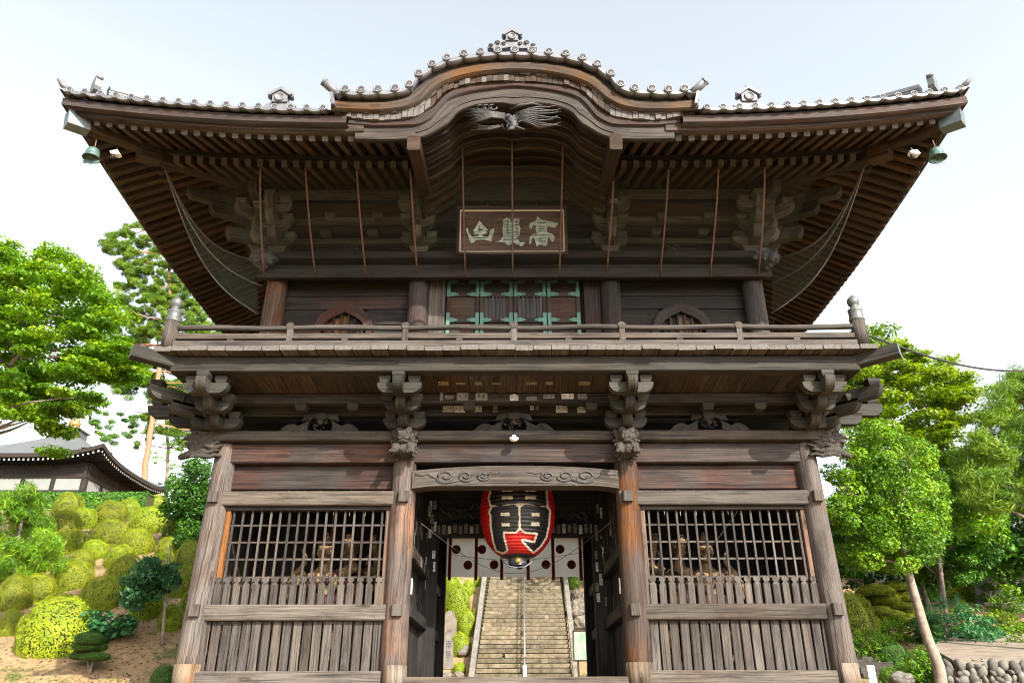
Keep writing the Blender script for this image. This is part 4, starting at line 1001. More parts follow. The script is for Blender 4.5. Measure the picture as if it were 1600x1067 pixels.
# ------------------------------------------------------------------ carved beasts at the column heads
_tmp = bpy.data.scenes.new('workshop')
def evaluated(o):                          # mesh after modifiers, evaluated in a scene of its own (fast)
    col.objects.unlink(o); _tmp.collection.objects.link(o)
    with bpy.context.temp_override(scene=_tmp, view_layer=_tmp.view_layers[0]):
        dg = bpy.context.evaluated_depsgraph_get(); dg.update(); me = bpy.data.meshes.new_from_object(o.evaluated_get(dg))
    bpy.data.objects.remove(o); return me
def fused(mb, name, mats, parent, voxel=.014, rough=.006):   # melt overlapping lumps into one carved surface
    o = mb.build(name, mats, None)
    r = o.modifiers.new('r', 'REMESH'); r.mode = 'VOXEL'; r.voxel_size = voxel; r.use_smooth_shade = True
    s = o.modifiers.new('s', 'SMOOTH'); s.iterations = 1; s.factor = .5
    me = evaluated(o)
    cn = [(v.co.copy(), v.normal.copy()) for v in me.vertices]
    me.vertices.foreach_set('co', [c for p, n_ in cn for c in (p + n_ * noise.noise(p * 40) * rough)]); me.update()
    me.materials.clear()
    for m in (mats if isinstance(mats, list) else [mats]): me.materials.append(m)
    me.name = name; return inst(name, me, parent)
def ell(mb, c, r, n=10, rot=None):
    r = (r, r, r) if not isinstance(r, (tuple, list)) else r; prof = [(math.sin(math.pi * k / 8), -math.cos(math.pi * k / 8)) for k in range(9)]
    S = Matrix.Diagonal(r); mb.lathe(prof, c, n, cap=False, M=(rot @ S if rot is not None else S)); return mb
def lion(x, flip=1):
    z = Zp(690, -.34); y = -.36; mb = MB(); random.seed(3 if flip > 0 else 8)
    ell(mb, (x, y + .16, z - .05), (.17, .22, .20)); ell(mb, (x, y + .02, z + .09), (.155, .15, .14))
    ell(mb, (x, y - .09, z + .05), (.11, .09, .07)); ell(mb, (x, y - .13, z + .07), (.05, .045, .035))          # muzzle, nose
    ell(mb, (x, y - .08, z - .03), (.09, .08, .03))                                                            # jaw
    for s in (-1, 1):
        ell(mb, (x + s * .075, y - .08, z + .16), (.065, .05, .055)); ell(mb, (x + s * .07, y - .115, z + .115), .033)
        ell(mb, (x + s * .17, y + .02, z + .15), (.05, .04, .065)); ell(mb, (x + s * .05, y - .13, z + .02), (.045, .035, .03))
        ell(mb, (x + s * .10, y - .02, z - .12), (.085, .10, .10)); mb.tube([(x + s * .11, y - .02, z - .08), (x + s * .13, y - .10, z - .17), (x + s * .14, y - .13, z - .21)], [.075, .06, .05], 8)
        for k in range(4): a = (k - 1.5) * .033; mb.tube([(x + s * .14 + a, y - .13, z - .19), (x + s * .14 + a, y - .19, z - .20), (x + s * .14 + a * 1.1, y - .20, z - .245)], [.019, .019, .008], 6)
        for k in range(12):
            t = k / 11; px_ = x + s * (.155 + .03 * math.sin(k * 2.1)); pz = z + .12 - .36 * t; mb.tube([(px_ + s * .035 * math.cos(q * .9), y + .02 + .08 * (k % 2) + .0 * q, pz + .035 * math.sin(q * .9)) for q in range(7)], .02, 6)
    ell(mb, (x, y - .03, z - .13), (.10, .09, .09))
    o = fused(mb, 'lion_carving', M['carve'], gate, .0105, .010)
    e = MB()
    for s in (-1, 1): ell(e, (x + s * .07, y - .135, z + .118), .02, 8); ell(e, (x + s * .03, y - .168, z + .062), (.014, .012, .01), 6)
    e.build('carved_eye', M['carvedark'], o)
lion(-1.80); lion(1.80, -1)
def baku(s):
    random.seed(5); z = Zp(697, -.1); mb = MB(); y = -.08; X = s * 4.92
    ell(mb, (X + s * .14, y, z - .0), (.30, .17, .19)); ell(mb, (X + s * .30, y - .02, z + .03), (.20, .15, .13)); ell(mb, (X + s * .36, y - .08, z + .13), (.13, .10, .07))
    for k in range(5): ell(mb, (X + s * (.24 + .05 * k), y - .13, z + .10 - .02 * k), (.06, .045, .03))
    ell(mb, (X + s * .38, y - .12, z + .03), .04)
    mb.tube([(X + s * .18, y - .12, z - .12), (X + s * .34, y - .12, z - .13), (X + s * .46, y - .08, z - .17), (X + s * .54, y - .05, z - .19), (X + s * .58, y - .04, z - .17)], [.08, .075, .055, .05, .04], 8)
    mb.tube([(X + s * .36, y - .06, z + .17), (X + s * .48, y - .05, z + .16), (X + s * .60, y - .02, z + .10)], [.06, .04, .01], 8)
    for r in range(6):                      # flame-shaped mane combed back over the column
        zz = z + .20 - .08 * r
        for q in range(3): mb.tube([(X + s * (.40 - .10 * k - .05 * (r % 2)), y - .16 + .03 * q + .012 * math.sin(k * 2), zz + .022 * math.sin(k * 2.2 + r) + .012 * q) for k in range(6)], [.02, .032, .036, .034, .028, .008], 6)
    fused(mb, 'beast_carving', M['carve'], gate, .0115, .010)
baku(-1); baku(1)
for s in (-1, 1):                           # upper-storey beasts at the ends of the plate beam
    random.seed(6); x = s * 4.62; z = Zp(402, -.2); mb = MB(); ell(mb, (x, -.12, z), (.22, .2, .17)); ell(mb, (x + s * .1, -.25, z - .04), (.14, .1, .09))
    for k in range(30): a, b = rn(0, 6.28), rn(-.9, .9); ell(mb, (x + .23 * math.cos(a) * math.cos(b), -.14 + .2 * math.sin(b) * -1, z + .17 * math.sin(a) * math.cos(b)), rn(.03, .055), 8)
    mb.tube([(x + s * .1, -.25, z - .05), (x + s * .02, -.33, z - .13), (x + s * .08, -.34, z - .2)], [.06, .05, .02], 8)
    fused(mb, 'beast_carving', M['carvedark'], gate, .018)
# transom dragon carving over the passage
random.seed(12); mb = MB()
for k in range(26):
    x0 = rn(-1.6, 1.6); z0 = rn(3.28, 3.58); r = rn(.05, .12); n_ = 12
    mb.tube([(x0 + r * 1.8 * (q / n_ - .5) * 2, 2.53 - .03 * math.sin(q * .6 + k), z0 + r * .5 * math.sin(q * .8 + k)) for q in range(n_ + 1)], [.012 + .022 * math.sin(math.pi * q / n_) for q in range(n_ + 1)], 6)
mb.build('carved_transom', M['carvedark'], gate)

# ------------------------------------------------------------------ writing
_gl = {}
def glyph(ch):
    if ch not in _gl:
        c = bpy.data.curves.new('glyph', 'FONT'); c.body = ch; c.resolution_u = 2; o = bpy.data.objects.new('glyph', c); col.objects.link(o)
        me = evaluated(o)
        P = [v.co.xy.copy() for v in me.vertices]; F_ = [list(p.vertices) for p in me.polygons]; bpy.data.meshes.remove(me)
        if P:
            x0, x1 = min(p.x for p in P), max(p.x for p in P); y0, y1 = min(p.y for p in P), max(p.y for p in P)
            P = [((p.x - x0) / max(x1 - x0, 1e-6) - .5, (p.y - y0) / max(y1 - y0, 1e-6) - .5) for p in P]
        _gl[ch] = (P, F_)
    return _gl[ch]
def put_glyph(mb, ch, c, ex, ez, wd, ht, m):
    P, F_ = glyph(ch); i0 = len(mb.v)
    for a, b in P: mb.v.append(c + ex * (a * wd) + ez * (b * ht))
    for f in F_: mb.face([i0 + k for k in f], [(0, 0)] * len(f), m)
def slip(c, w_, h_, text, mat, parent, ex=V(1, 0, 0), ez=V(0, 0, 1), horiz=False, ink='ink', peak=False):
    c = Vector(c); nrm = ez.cross(ex); nrm = -nrm if nrm.dot(CAM - c) < 0 else nrm
    mb = MB(); a, b = w_ / 2, h_ / 2
    pts = [c - ex * a - ez * b, c + ex * a - ez * b, c + ex * a + ez * b * (.7 if peak else 1)] + ([c + ez * b * 1.1] if peak else []) + [c - ex * a + ez * b * (.7 if peak else 1)]
    mb.prism(pts, nrm * .003)
    n = len(text)
    for i, ch in enumerate(text):
        if horiz: q = c + ex * (w_ * ((i + .5) / n - .5)); g = (w_ / n * .82, h_ * .72)
        else: q = c - ez * (h_ * ((i + .5) / n - .5)); g = (w_ * .76, h_ / n * .84)
        put_glyph(mb, ch, q + nrm * .0045, ex, ez, g[0], g[1], 1)
    return mb.build('paper_slip', [M[mat], M[ink]], parent)
def sp(cx, cy, y, w_px, h_px, text, mat, horiz=True, **k):   # crop of the photograph's name slips: (670, 580), 5.926 px per px
    px, py = 670 + cx / 5.926, 580 + cy / 5.926; c = W(px, py, y); s = (W(px + 1, py, y) - c).length
    return slip(c, w_px / 5.926 * s, h_px / 5.926 * s * 1.18, text, mat, gate, horiz=horiz, **k)
yA, yB = -.084, -.504
for a in ((178, 342, yA, 98, 60, '山田', 'paper_w', True), (292, 350, yA, 118, 56, '〆仲西', 'paper_w', True), (428, 342, yA, 122, 60, '英と女', 'paper_w', True),
          (615, 340, yA, 40, 72, '久保', 'paper_g', False), (955, 318, yA, 34, 70, '田中', 'paper_w', False), (1003, 330, yA, 28, 50, '石', 'paper_g', False),
          (1230, 345, yA, 104, 66, '吉田', 'paper_w', True), (1413, 356, yA, 76, 50, '河野', 'paper_w', True),
          (118, 230, yB, 30, 72, '小川', 'paper_g', False), (188, 240, yB, 76, 30, '上田', 'paper_g', True), (312, 235, yB, 105, 60, '大澤', 'paper_g', True), (488, 235, yB, 108, 60, '林', 'paper_g', True),
          (790, 242, yB, 78, 50, '原田', 'paper_w', True), (952, 250, yB, 95, 32, '谷川', 'paper_g', True), (1112, 234, yB, 100, 34, '高木', 'paper_g', True), (1285, 232, yB, 110, 42, '松本', 'paper_w', True), (1420, 234, yB, 80, 42, '竹', 'paper_g', True)):
    sp(*a, peak=a[5] in ('山田', '吉田', '原田', '河野'))
for (cx, cy, w_, h_, t) in ((135, 112, 100, 60, '東と'), (295, 146, 92, 34, '三谷'), (460, 118, 72, 44, '川'), (628, 142, 90, 36, '東野'), (948, 142, 104, 40, '中川'), (1115, 110, 66, 44, '小'), (1440, 108, 104, 56, '桜井')):
    c = W(670 + cx / 5.926, 580 + cy / 5.926, -.85); d = V(0, -.80, zC0 + .03 - zB1 - .02).normalized()
    t_ = ((-.42 - c.y) / d.y); c.z = zB1 + .02 + (c.y + .42) / -.80 * (zC0 + .01 - zB1) - .024
    slip(c, w_ / 5.926 * .0097, h_ / 5.926 * .013, t, 'paper_y', gate, V(1, 0, 0), d, True)
random.seed(21)
KJ = '山川田中木村林森石井上下大小吉高松竹東西南北金正光清和平安永'
for s in (-1, 1):                           # slips pasted on the passage walls and posts
    for k in range(64):
        yy = rn(1.0, 4.9); zz = rn(1.7, 3.6) if k > 16 else rn(2.4, 3.1); hh = rn(.13, .26); ww = rn(.04, .07)
        x = s * (1.722 if zz > 2.4 else 1.742)
        if 2.1 < zz + hh / 2 and zz - hh / 2 < 2.42: x = s * 1.597; zz = 2.28; hh = .16
        slip((x, yy, zz), ww, hh, ''.join(random.choice(KJ) for _ in range(random.choice((2, 3)))), random.choice(('paper_w', 'paper_g', 'paper_g', 'paper_y')), gate, V(0, -s, 0), V(0, 0, 1))
    for k in range(16): slip((s * rn(1.5, 1.7), 2.397, rn(1.75, 3.7)), rn(.04, .06), rn(.14, .22), ''.join(random.choice(KJ) for _ in range(2)), random.choice(('paper_w', 'paper_g', 'paper_g')), gate)
    for k in range(9): slip((s * (.72 + k * .105), 2.446, 3.11 + rn(-.02, .02)), .06, rn(.13, .18), ''.join(random.choice(KJ) for _ in range(2)), random.choice(('paper_g', 'paper_g', 'paper_w')), gate)
    bx((s * 1.615, .02, 1.62), (s * 1.595, .06, 1.85)).build('paper_slip', M['paper_w'], gate)

# ------------------------------------------------------------------ signboard with the temple's name
pq = thing('name_plaque', 'brown carved wooden signboard with three pale green characters hanging above the doors', 'signboard', tuple(W(800, 361, -.45)))
c0 = W(800, 361, -.45); tl, tr = W(715, 325, -.52), W(886, 325, -.52); ph = 1.0
ez_ = V(0, -.20, 1).normalized(); sx_ = (tr - tl).length / 2; hz_ = .47
def Q(a, b, d=0): return V(a * sx_, 0, 0) + ez_ * (b * hz_) - ez_.cross(V(1, 0, 0)).normalized() * (-d)
nq = V(1, 0, 0).cross(ez_).normalized(); nq = nq if nq.y < 0 else -nq
def Q(a, b, d=0): return V(a * sx_, 0, 0) + ez_ * (b * hz_) + nq * d
MB().prism([Q(-.96, -.95, -.03), Q(.96, -.95, -.03), Q(.96, .95, -.03), Q(-.96, .95, -.03)], nq * .05, along=(1, 0, 0)).build('board', wood('plaque_wood', (.07, .035, .025), (.19, .11, .085), (.27, .17, .13), None, scale=.7), pq)
for (a0, b0, a1, b1) in ((-1, -1, 1, -.9), (-1, .9, 1, 1), (-1, -.9, -.95, .9), (.95, -.9, 1, .9)):
    o = MB().prism([Q(a0, b0, -.04), Q(a1, b0, -.04), Q(a1, b1, -.04), Q(a0, b1, -.04)], nq * .09, along=(1, 0, 0) if abs(a1 - a0) > 1 else tuple(ez_)).build('frame', M['red'], pq)
for (a0, b0, a1, b1) in ((-.94, -.88, .94, -.85), (-.94, .80, .94, .86), (-.945, -.85, -.925, .80), (.925, -.85, .945, .80)):
    MB().prism([Q(a0, b0, .02), Q(a1, b0, .02), Q(a1, b1, .02), Q(a0, b1, .02)], nq * .006).build('painted_border', M['cream'], pq)
M['verdi'] = plain('pale_verdigris_paint', (.50, .56, .49), .8, 0, 18, .5, .2, c2=(.16, .24, .21)); M['verdid'] = plain('dark_blue_green_paint', (.08, .13, .13), .8, 0, 14, .4)
G3 = [[(220, 480), (240, 455), (265, 530), (300, 575), (345, 570), (380, 560), (385, 530), (350, 545), (325, 540), (335, 500), (310, 500), (345, 450), (390, 370), (440, 430), (500, 490), (465, 495), (490, 520), (450, 540), (430, 530), (430, 565), (500, 575), (520, 540), (520, 500), (570, 465), (580, 490), (555, 560), (545, 630), (500, 615), (440, 605), (360, 610), (290, 650), (265, 600), (245, 540)],
      [(690, 360), (730, 335), (775, 350), (800, 420), (830, 350), (860, 340), (895, 350), (890, 420), (905, 470), (890, 560), (850, 570), (900, 640), (965, 640), (920, 690), (850, 660), (820, 640), (760, 680), (690, 640), (580, 635), (650, 620), (690, 570), (680, 480), (690, 420)],
      [(1105, 370), (1120, 320), (1170, 360), (1230, 375), (1380, 405), (1340, 465), (1260, 445), (1235, 450), (1240, 520), (1300, 535), (1335, 580), (1315, 635), (1285, 630), (1280, 590), (1250, 575), (1240, 660), (1215, 690), (1180, 670), (1140, 670), (1105, 690), (1085, 600), (1060, 575), (1045, 600), (1040, 650), (1015, 660), (1020, 580), (1060, 540), (1110, 530), (1095, 480), (1100, 430), (1060, 435), (1045, 475), (1010, 455), (1020, 410)]]
def qc(x, y, d): return Q((x - 800) / 695, -(y - 492) / 298, d)
for g in G3: MB().prism([qc(x, y, .022) for x, y in g], nq * .014).build('character', M['verdi'], pq)
IN = [[(385, 420), (400, 470), (440, 480), (410, 500), (360, 505), (385, 470)], [(290, 590), (360, 578), (420, 580), (500, 590), (420, 594), (350, 594)]]
for (x, y, w_, h_) in ((1120, 395, 110, 14), (1118, 440, 100, 12), (1118, 470, 100, 10), (1125, 500, 100, 10), (1050, 548, 220, 12), (1120, 590, 100, 12), (1122, 625, 100, 10), (1155, 600, 12, 30), (1158, 445, 12, 30),
                       (705, 380, 60, 12), (705, 415, 80, 10), (700, 450, 85, 12), (705, 490, 80, 10), (705, 525, 80, 12), (710, 560, 80, 12), (735, 360, 12, 180), (830, 380, 50, 12), (835, 420, 50, 12), (830, 465, 60, 12), (830, 510, 55, 12), (835, 545, 50, 10), (700, 600, 190, 10), (855, 360, 10, 180)):
    IN.append([(x, y), (x + w_, y + rn(-5, 5)), (x + w_, y + h_), (x, y + h_ + rn(-4, 4))])
mb = MB()
for g in IN: mb.prism([qc(x, y, .036) for x, y in g], nq * .003)
mb.build('stroke_groove', M['verdid'], pq)
for s in (-1, 1): MB().tube([Q(s * .45, .9, -.02), Q(s * .45, .9, 0) + V(0, .25, .35)], .012, 6).build('hanger', M['iron'], pq)

# ------------------------------------------------------------------ big red paper lantern
LC = V(0.04, 1.2, Zp(800, 1.2)); LRX, zbot = .665, Zp(865, 1.2 - .25)
LRZ = (LC.z - zbot)
lan = thing('paper_lantern', 'huge red paper lantern with black brushed lettering hanging in the passage', 'lantern', tuple(LC))
BL = [[(505, -300), (1090, -300), (1090, 20), (1085, 60), (1095, 200), (1000, 205), (900, 175), (830, 170), (750, 180), (690, 180), (600, 205), (515, 190), (500, 120), (515, 60)],
      [(505, 270), (530, 215), (620, 200), (700, 190), (760, 185), (800, 215), (805, 330), (800, 440), (770, 470), (640, 465), (640, 520), (660, 600), (675, 660), (640, 685), (575, 660), (545, 560), (520, 400), (520, 300)],
      [(825, 215), (870, 185), (960, 195), (1090, 215), (1120, 250), (1110, 400), (1085, 520), (1030, 610), (960, 675), (910, 630), (850, 560), (900, 575), (970, 590), (995, 520), (1003, 480), (880, 470), (830, 440), (820, 330)]]
WD = [(630, 30, 740, 50), (875, 30, 985, 50), (625, 98, 742, 130), (872, 98, 985, 130), (618, 270, 712, 305), (940, 272, 1020, 308), (625, 380, 708, 412), (932, 372, 1018, 408)]
def inpoly(x, y, P):
    r = False; j = len(P) - 1
    for i in range(len(P)):
        if (P[i][1] > y) != (P[j][1] > y) and x < (P[j][0] - P[i][0]) * (y - P[i][1]) / (P[j][1] - P[i][1]) + P[i][0]: r = not r
        j = i
    return r
def dpoly(x, y, P):
    d = 1e9
    for i in range(len(P)):
        ax, ay = P[i - 1]; bx_, by = P[i]; ux, uy = bx_ - ax, by - ay; t = max(0, min(1, ((x - ax) * ux + (y - ay) * uy) / (ux * ux + uy * uy + 1e-9))); d = min(d, math.hypot(x - ax - t * ux, y - ay - t * uy))
    return d
def lantern_body():
    nu, nv = 360, 196; v = []; f = []; mi = []; ribs = 28
    for j in range(nv + 1):
        t = j / nv; ph_ = -1.18 + 2.36 * t; zz = math.sin(ph_) / math.sin(1.18) * LRZ; r = LRX * (math.cos(ph_) ** .85 if math.cos(ph_) > 0 else 0)
        r -= .012 * abs(math.sin(math.pi * t * ribs)) ** .5 * 0 + .010 * (1 - abs(math.sin(math.pi * t * ribs)))
        for i in range(nu): a = 2 * math.pi * i / nu; v.append((r * math.cos(a), r * math.sin(a), zz))
    for j in range(nv):
        for i in range(nu):
            q = (j * nu + i, j * nu + (i + 1) % nu, (j + 1) * nu + (i + 1) % nu, (j + 1) * nu + i); f.append(q); m = 0
            cx = sum(v[k][0] for k in q) / 4; cy = sum(v[k][1] for k in q) / 4; cz = sum(v[k][2] for k in q) / 4
            if cy < 0:
                px, py = proj((LC.x + cx, LC.y + cy, LC.z + cz)); x, y = (px - 690) / .15, (py - 760) / .15; y = min(y, 900)
                if 300 < x < 1300 and y > -400:
                    ins = any(inpoly(x, y, P) for P in BL)
                    if any(a < x < c and b < y < d for a, b, c, d in WD): m = 2
                    elif ins: m = 1
                    elif min(dpoly(x, y, P) for P in BL) < 20: m = 2
            mi.append(m)
    me = bpy.data.meshes.new('lantern_body'); me.from_pydata(v, [], f); me.polygons.foreach_set('material_index', mi); me.polygons.foreach_set('use_smooth', [True] * len(f))
    for k in ('redpaper', 'black', 'cream'): me.materials.append(M[k])
    return inst('lantern_body', me, lan)
lantern_body()
rb = LRX * math.cos(1.18) ** .85
MB().lathe([(rb, -LRZ + .012), (rb - .02, -LRZ - .012), (.17, -LRZ - .02), (.16, -LRZ - .03), (.155, -LRZ - .15), (.165, -LRZ - .165), (.05, -LRZ - .165)], (0, 0, 0), 28).build('bottom_ring', M['black'], lan)
MB().lathe([(.161, -LRZ - .04), (.158, -LRZ - .13)], (0, 0, 0), 28, cap=False).build('metal_band', M['tilerim'], lan)
MB().lathe([(.055, 0), (.055, -.012), (0, -.014)], (0, -.163, -LRZ - .085), 14, axis='Y', cap=False).build('gilt_crest', M['gold'], lan)
MB().lathe([(rb, LRZ - .02), (rb + .02, LRZ), (rb + .02, LRZ + .12), (.05, LRZ + .12)], (0, 0, 0), 28).build('top_ring', M['black'], lan)
mb = MB()
for s in (-1, 1): mb.tube([(s * rb, -.05, -LRZ - .02), (s * .22, -.07, -LRZ - .12), (s * .12, -.12, -LRZ - .19), (0, -.12, -LRZ - .20)], .012, 6)
mb.build('wire_cradle', M['tile'], lan)
MB().tube([(0, 0, LRZ + .1), (0, 0, 4.03 - LC.z)], .03, 8).build('hanging_rope', M['cream'], lan)

# ------------------------------------------------------------------ entrance curtain with crests
cu = thing('entrance_curtain', 'off-white curtain with maroon crest discs and dark red stripes across the passage', 'curtain', (0, 5.0, 3.5))
zc1, zc0 = Zp(838, 5.0), Zp(901, 5.0)
def wv(x, z): return .025 * math.sin(x * 5.1 + .4) * (zc1 - z) / .8 + .015 * math.sin(x * 13 + z * 3) * (zc1 - z) / .8
def cl(x, z, off=0): return V(x, wv(x, z) + off, z - 3.5 + 0)
def cloth(x0, x1, z0, z1, off, mat, name, nx=24, nz=14, sub=None):
    mb = MB()
    for j in range(nz + 1):
        for i in range(nx + 1): x, z = x0 + (x1 - x0) * i / nx, z0 + (z1 - z0) * j / nz; mb.v.append(cl(x, z, off))
    for j in range(nz):
        for i in range(nx): a = j * (nx + 1) + i; mb.face([a, a + 1, a + nx + 2, a + nx + 1], [(0, 0)] * 4, 0, True)
    return mb.build(name, M[mat], sub or cu)
xs = [Xp(p_, 870, 5.0) for p_ in (703, 744, 784, 825, 864, 907)]
xl, xr = Xp(698, 870, 5.0), Xp(914, 870, 5.0)
cloth(xl, xr, zc0, zc1, 0, 'cloth', 'curtain_cloth', 120, 20)
for x in xs: cloth(x - .035, x + .035, zc0 - .07, zc1, -.008, 'crim', 'stripe', 3, 14)
for px, py in ((713, 858), (731, 882), (753, 858), (772, 882), (794, 858), (812, 882), (834, 858), (853, 882), (875, 858), (893, 882)):
    x, z = Xp(px, py, 5.0), Zp(py, 5.0); mb = MB(); n = 24
    for rr, o_ in ((.0, -.006), (.098, -.006)):
        for k in range(n): a = 6.283 * k / n; xx, zz = x + rr * math.cos(a), z + rr * math.sin(a); mb.v.append(cl(xx, zz, o_))
    for k in range(n): mb.face([k, n + k, n + (k + 1) % n], [(0, 0)] * 3, 0)
    d = mb.build('crest', M['maroon'], cu)
    pt = MB()
    for k in range(16): a = 6.283 * k / 16; pt.tube([cl(x + .022 * math.cos(a), z + .022 * math.sin(a), -.009), cl(x + .09 * math.cos(a), z + .09 * math.sin(a), -.009)], .0035, 4)
    pt.build('crest_petal_line', M['crim'], d)
MB().tube([(xl - .15, 0, zc1 - 3.5 + .01), (xr + .15, 0, zc1 - 3.5 + .01)], .02, 8).build('curtain_pole', M['dark'], cu)
for (a, b, sag) in (((658, 817, .15), (955, 815, .15), .55), ((700, 865, 4.4), (912, 862, 4.4), .15)):
    p, q = W(*a), W(*b); tag(MB().tube([p.lerp(q, k / 16) - V(0, -1.6 * math.sin(math.pi * k / 16) * (1 if sag > .3 else 0), sag * math.sin(math.pi * k / 16)) for k in range(17)], .0045, 5).build('strung_wire', M['grey'], None),
        'thin wire sagging across the passage behind the red lantern' if sag > .3 else 'thin dark wire strung low in front of the white curtain', 'wire')

# ------------------------------------------------------------------ lamp, wind bells, floodlights
bulb = thing('hanging_lamp', 'small white round lamp hanging on a short cord below the middle flower carving', 'lamp', tuple(W(803, 684, -.32)))
MB().lathe([(.0, .05), (.03, .045), (.035, .015), (.075, .0), (.075, -.02), (.055, -.045), (.02, -.06), (0, -.062)], (0, 0, 0), 18, cap=False).build('lamp_shade', M['white'], bulb)
MB().tube([(0, 0, .05), (0, .02, .12), (0, .08, .20)], .007, 6).build('cord', M['black'], bulb)
for s, px in ((-1, 147), (1, 1461)):
    p = W(px, 232, -2.62); t = thing('wind_bell', 'green bronze bell hanging from the %s eave tip above the %s' % (('left', 'red pine') if s < 0 else ('right', 'yellow-green maple')), 'bell', tuple(p), 'wind bells at the eave tips')
    MB().lathe([(0, .0), (.05, -.005), (.085, -.03), (.10, -.08), (.11, -.16), (.135, -.20), (.12, -.20), (.09, -.08), (.0, -.02)], (0, 0, 0), 20, cap=False).build('bell_body', M['bronze'], t)
    MB().tube([(0, 0, -.02), (.02, 0, -.24)], .007, 6).build('clapper_rod', M['iron'], t)
    MB().prism([(-.13, .01, -.23), (-.06, .01, -.20), (.0, .01, -.24), (.06, .01, -.20), (.14, .01, -.24), (.10, .01, -.29), (.03, .01, -.27), (.0, .01, -.31), (-.05, .01, -.27), (-.11, .01, -.28)], (0, .012, 0)).build('wind_vane', M['bronze'], t)
    MB().tube([(0, 0, -.01), (.006, 0, .06), (0, 0, .16)], .009, 6).build('hook', M['iron'], t)
    q = W(178 if s < 0 else 1429, 237, -2.45); t = thing('floodlight', 'small white floodlight fixed under the %s eave corner next to the bell' % ('left' if s < 0 else 'right'), 'floodlight', tuple(q), 'floodlights under the eave corners')
    MB().prism([(-.07, 0, .02), (.05, 0, .04), (.09, 0, -.03), (.06, 0, -.05), (-.05, 0, -.03)], (0, .10, 0)).build('housing', M['white'], t)
    MB().tube([(0, .05, .03), (0, .06, .12)], .012, 6).build('mount', M['steel'], t); MB().lathe([(.028, 0), (.035, -.05), (.02, -.055)], (-.03, .05, -.03), 10).build('lens', M['black'], t)

# ------------------------------------------------------------------ guardian figures behind the lattice
M['skin'] = plain('old_painted_gilt_figure', (.22, .145, .06), .8, 0, 12, .6, .5, c2=(.05, .018, .01)); M['robe'] = plain('faded_red_robe', (.08, .018, .012), .8, 0, 6, .5, .2)
def guardian(px, py, Y, label, turn, fierce, rib=0):
    hp = W(px, py, Y); t = thing('guardian_statue', label, 'statue', (hp.x, hp.y, .45), 'guardian figures behind the lattices'); H = hp.z - .45; mb = MB(); k = 1.0
    ell(mb, (0, 0, H), (.14, .16, .18)); ell(mb, (turn * .05, -.15, H - .02), (.035, .05, .05)); ell(mb, (turn * .03, -.12, H - .12), (.06, .05, .025)); ell(mb, (turn * .03, -.11, H - .16), (.07, .05, .03))
    for s in (-1, 1):
        ell(mb, (s * .065 + turn * .03, -.13, H + .06), (.06, .035, .022)); ell(mb, (s * .06 + turn * .03, -.13, H + .02), .026); ell(mb, (s * .08, -.10, H - .05), (.04, .04, .04))
    mb.tube([(0, .02, H - .12), (0, .04, H - .28)], [.085, .11], 10); ell(mb, (0, .06, H - .48), (.30, .19, .24)); ell(mb, (0, .04, H - .85), (.25, .18, .25))
    for s in (-1, 1):
        ell(mb, (s * .13, -.08, H - .42), (.13, .07, .09)); up = (s == turn)
        A = [(s * .30, .05, H - .36), (s * .52, -.02, H - .55 if not up else H - .28), (s * .46, -.20, H - .75 if not up else H + .05), (s * .44, -.22, H - .82 if not up else H + .13)]
        mb.tube(A, [.11, .09, .065, .055], 10); h = Vector(A[-1]); ell(mb, h + V(0, -.01, -.03 if not up else .03), (.055, .045, .06))
        for q in range(4): mb.tube([h + V((q - 1.5) * .026, 0, .06 if up else -.06), h + V((q - 1.5) * .03, -.04, .11 if up else -.11), h + V((q - 1.5) * .028, -.075, .09 if up else -.09)], .014, 6)
        mb.tube([h + V(-s * .04, -.02, 0), h + V(-s * .085, -.05, .03), h + V(-s * .08, -.08, .05)], .016, 6)
        mb.tube([(s * .14, .03, H - 1.0), (s * .24, -.05, H - 1.35), (s * .22, .02, .12), (s * .22, -.08, .05)], [.15, .12, .07, .06], 10)
    if fierce: ell(mb, (0, .03, H + .21), (.07, .07, .09)); mb.tube([(0, .03, H + .2), (0, .03, H + .34)], [.05, .03], 8)
    o = fused(mb, 'figure', M['skin'], t, .016, .004)
    h2 = MB(); ell(h2, (0, .03, H + .07), (.152, .165, .15)); 
    for q in range(14): a = q * .45; ell(h2, (.13 * math.cos(a), .04 + .12 * math.sin(a) * .8, H + .14), .045, 8)
    h2.build('hair', M['carvedark'] if fierce else M['skin'], t)
    mb = MB(); mb.lathe([(.30, H - 1.35), (.33, H - 1.15), (.27, H - .80), (.26, H - .72)], (0, .04, 0), 20, cap=False)
    mb.tube([(.28, .0, H - .30), (.05, -.20, H - .55), (-.22, -.12, H - .72)], [.05, .06, .04], 8); mb.build('robe', M['robe'], t)
    for s in ((-1, 1) if rib == 0 else (rib,)):
        mb = MB(); P_ = [(s * (.42 + .10 * math.sin(q * .7)), -.05 + .02 * q * .3, H - .7 + .085 * q) for q in range(10)]
        mb.tube(P_, [.015, .04, .05, .05, .05, .045, .05, .04, .03, .006], 6, flat=.35); mb.build('flying_sash', M['skin'], t)
    MB().prism([(-.5, -.35, -.05), (.5, -.35, -.05), (.6, .4, -.05), (-.6, .4, -.05)], (0, 0, .10)).build('rock_base', M['rock'], t)
guardian(508, 862, 1.15, 'fierce gilded guardian figure behind the left lattice, left of its pair', 1, True, -1)
guardian(547, 862, 1.45, 'calm-faced gilded figure behind the left lattice, beside the left inner column', 1, False, 1)
guardian(1060, 860, 1.45, 'pale yellow-faced figure behind the right lattice, nearest the right inner column', -1, False, -1)
guardian(1102, 862, 1.15, 'fierce gilded guardian figure behind the right lattice, right of its pair', -1, True, 1)
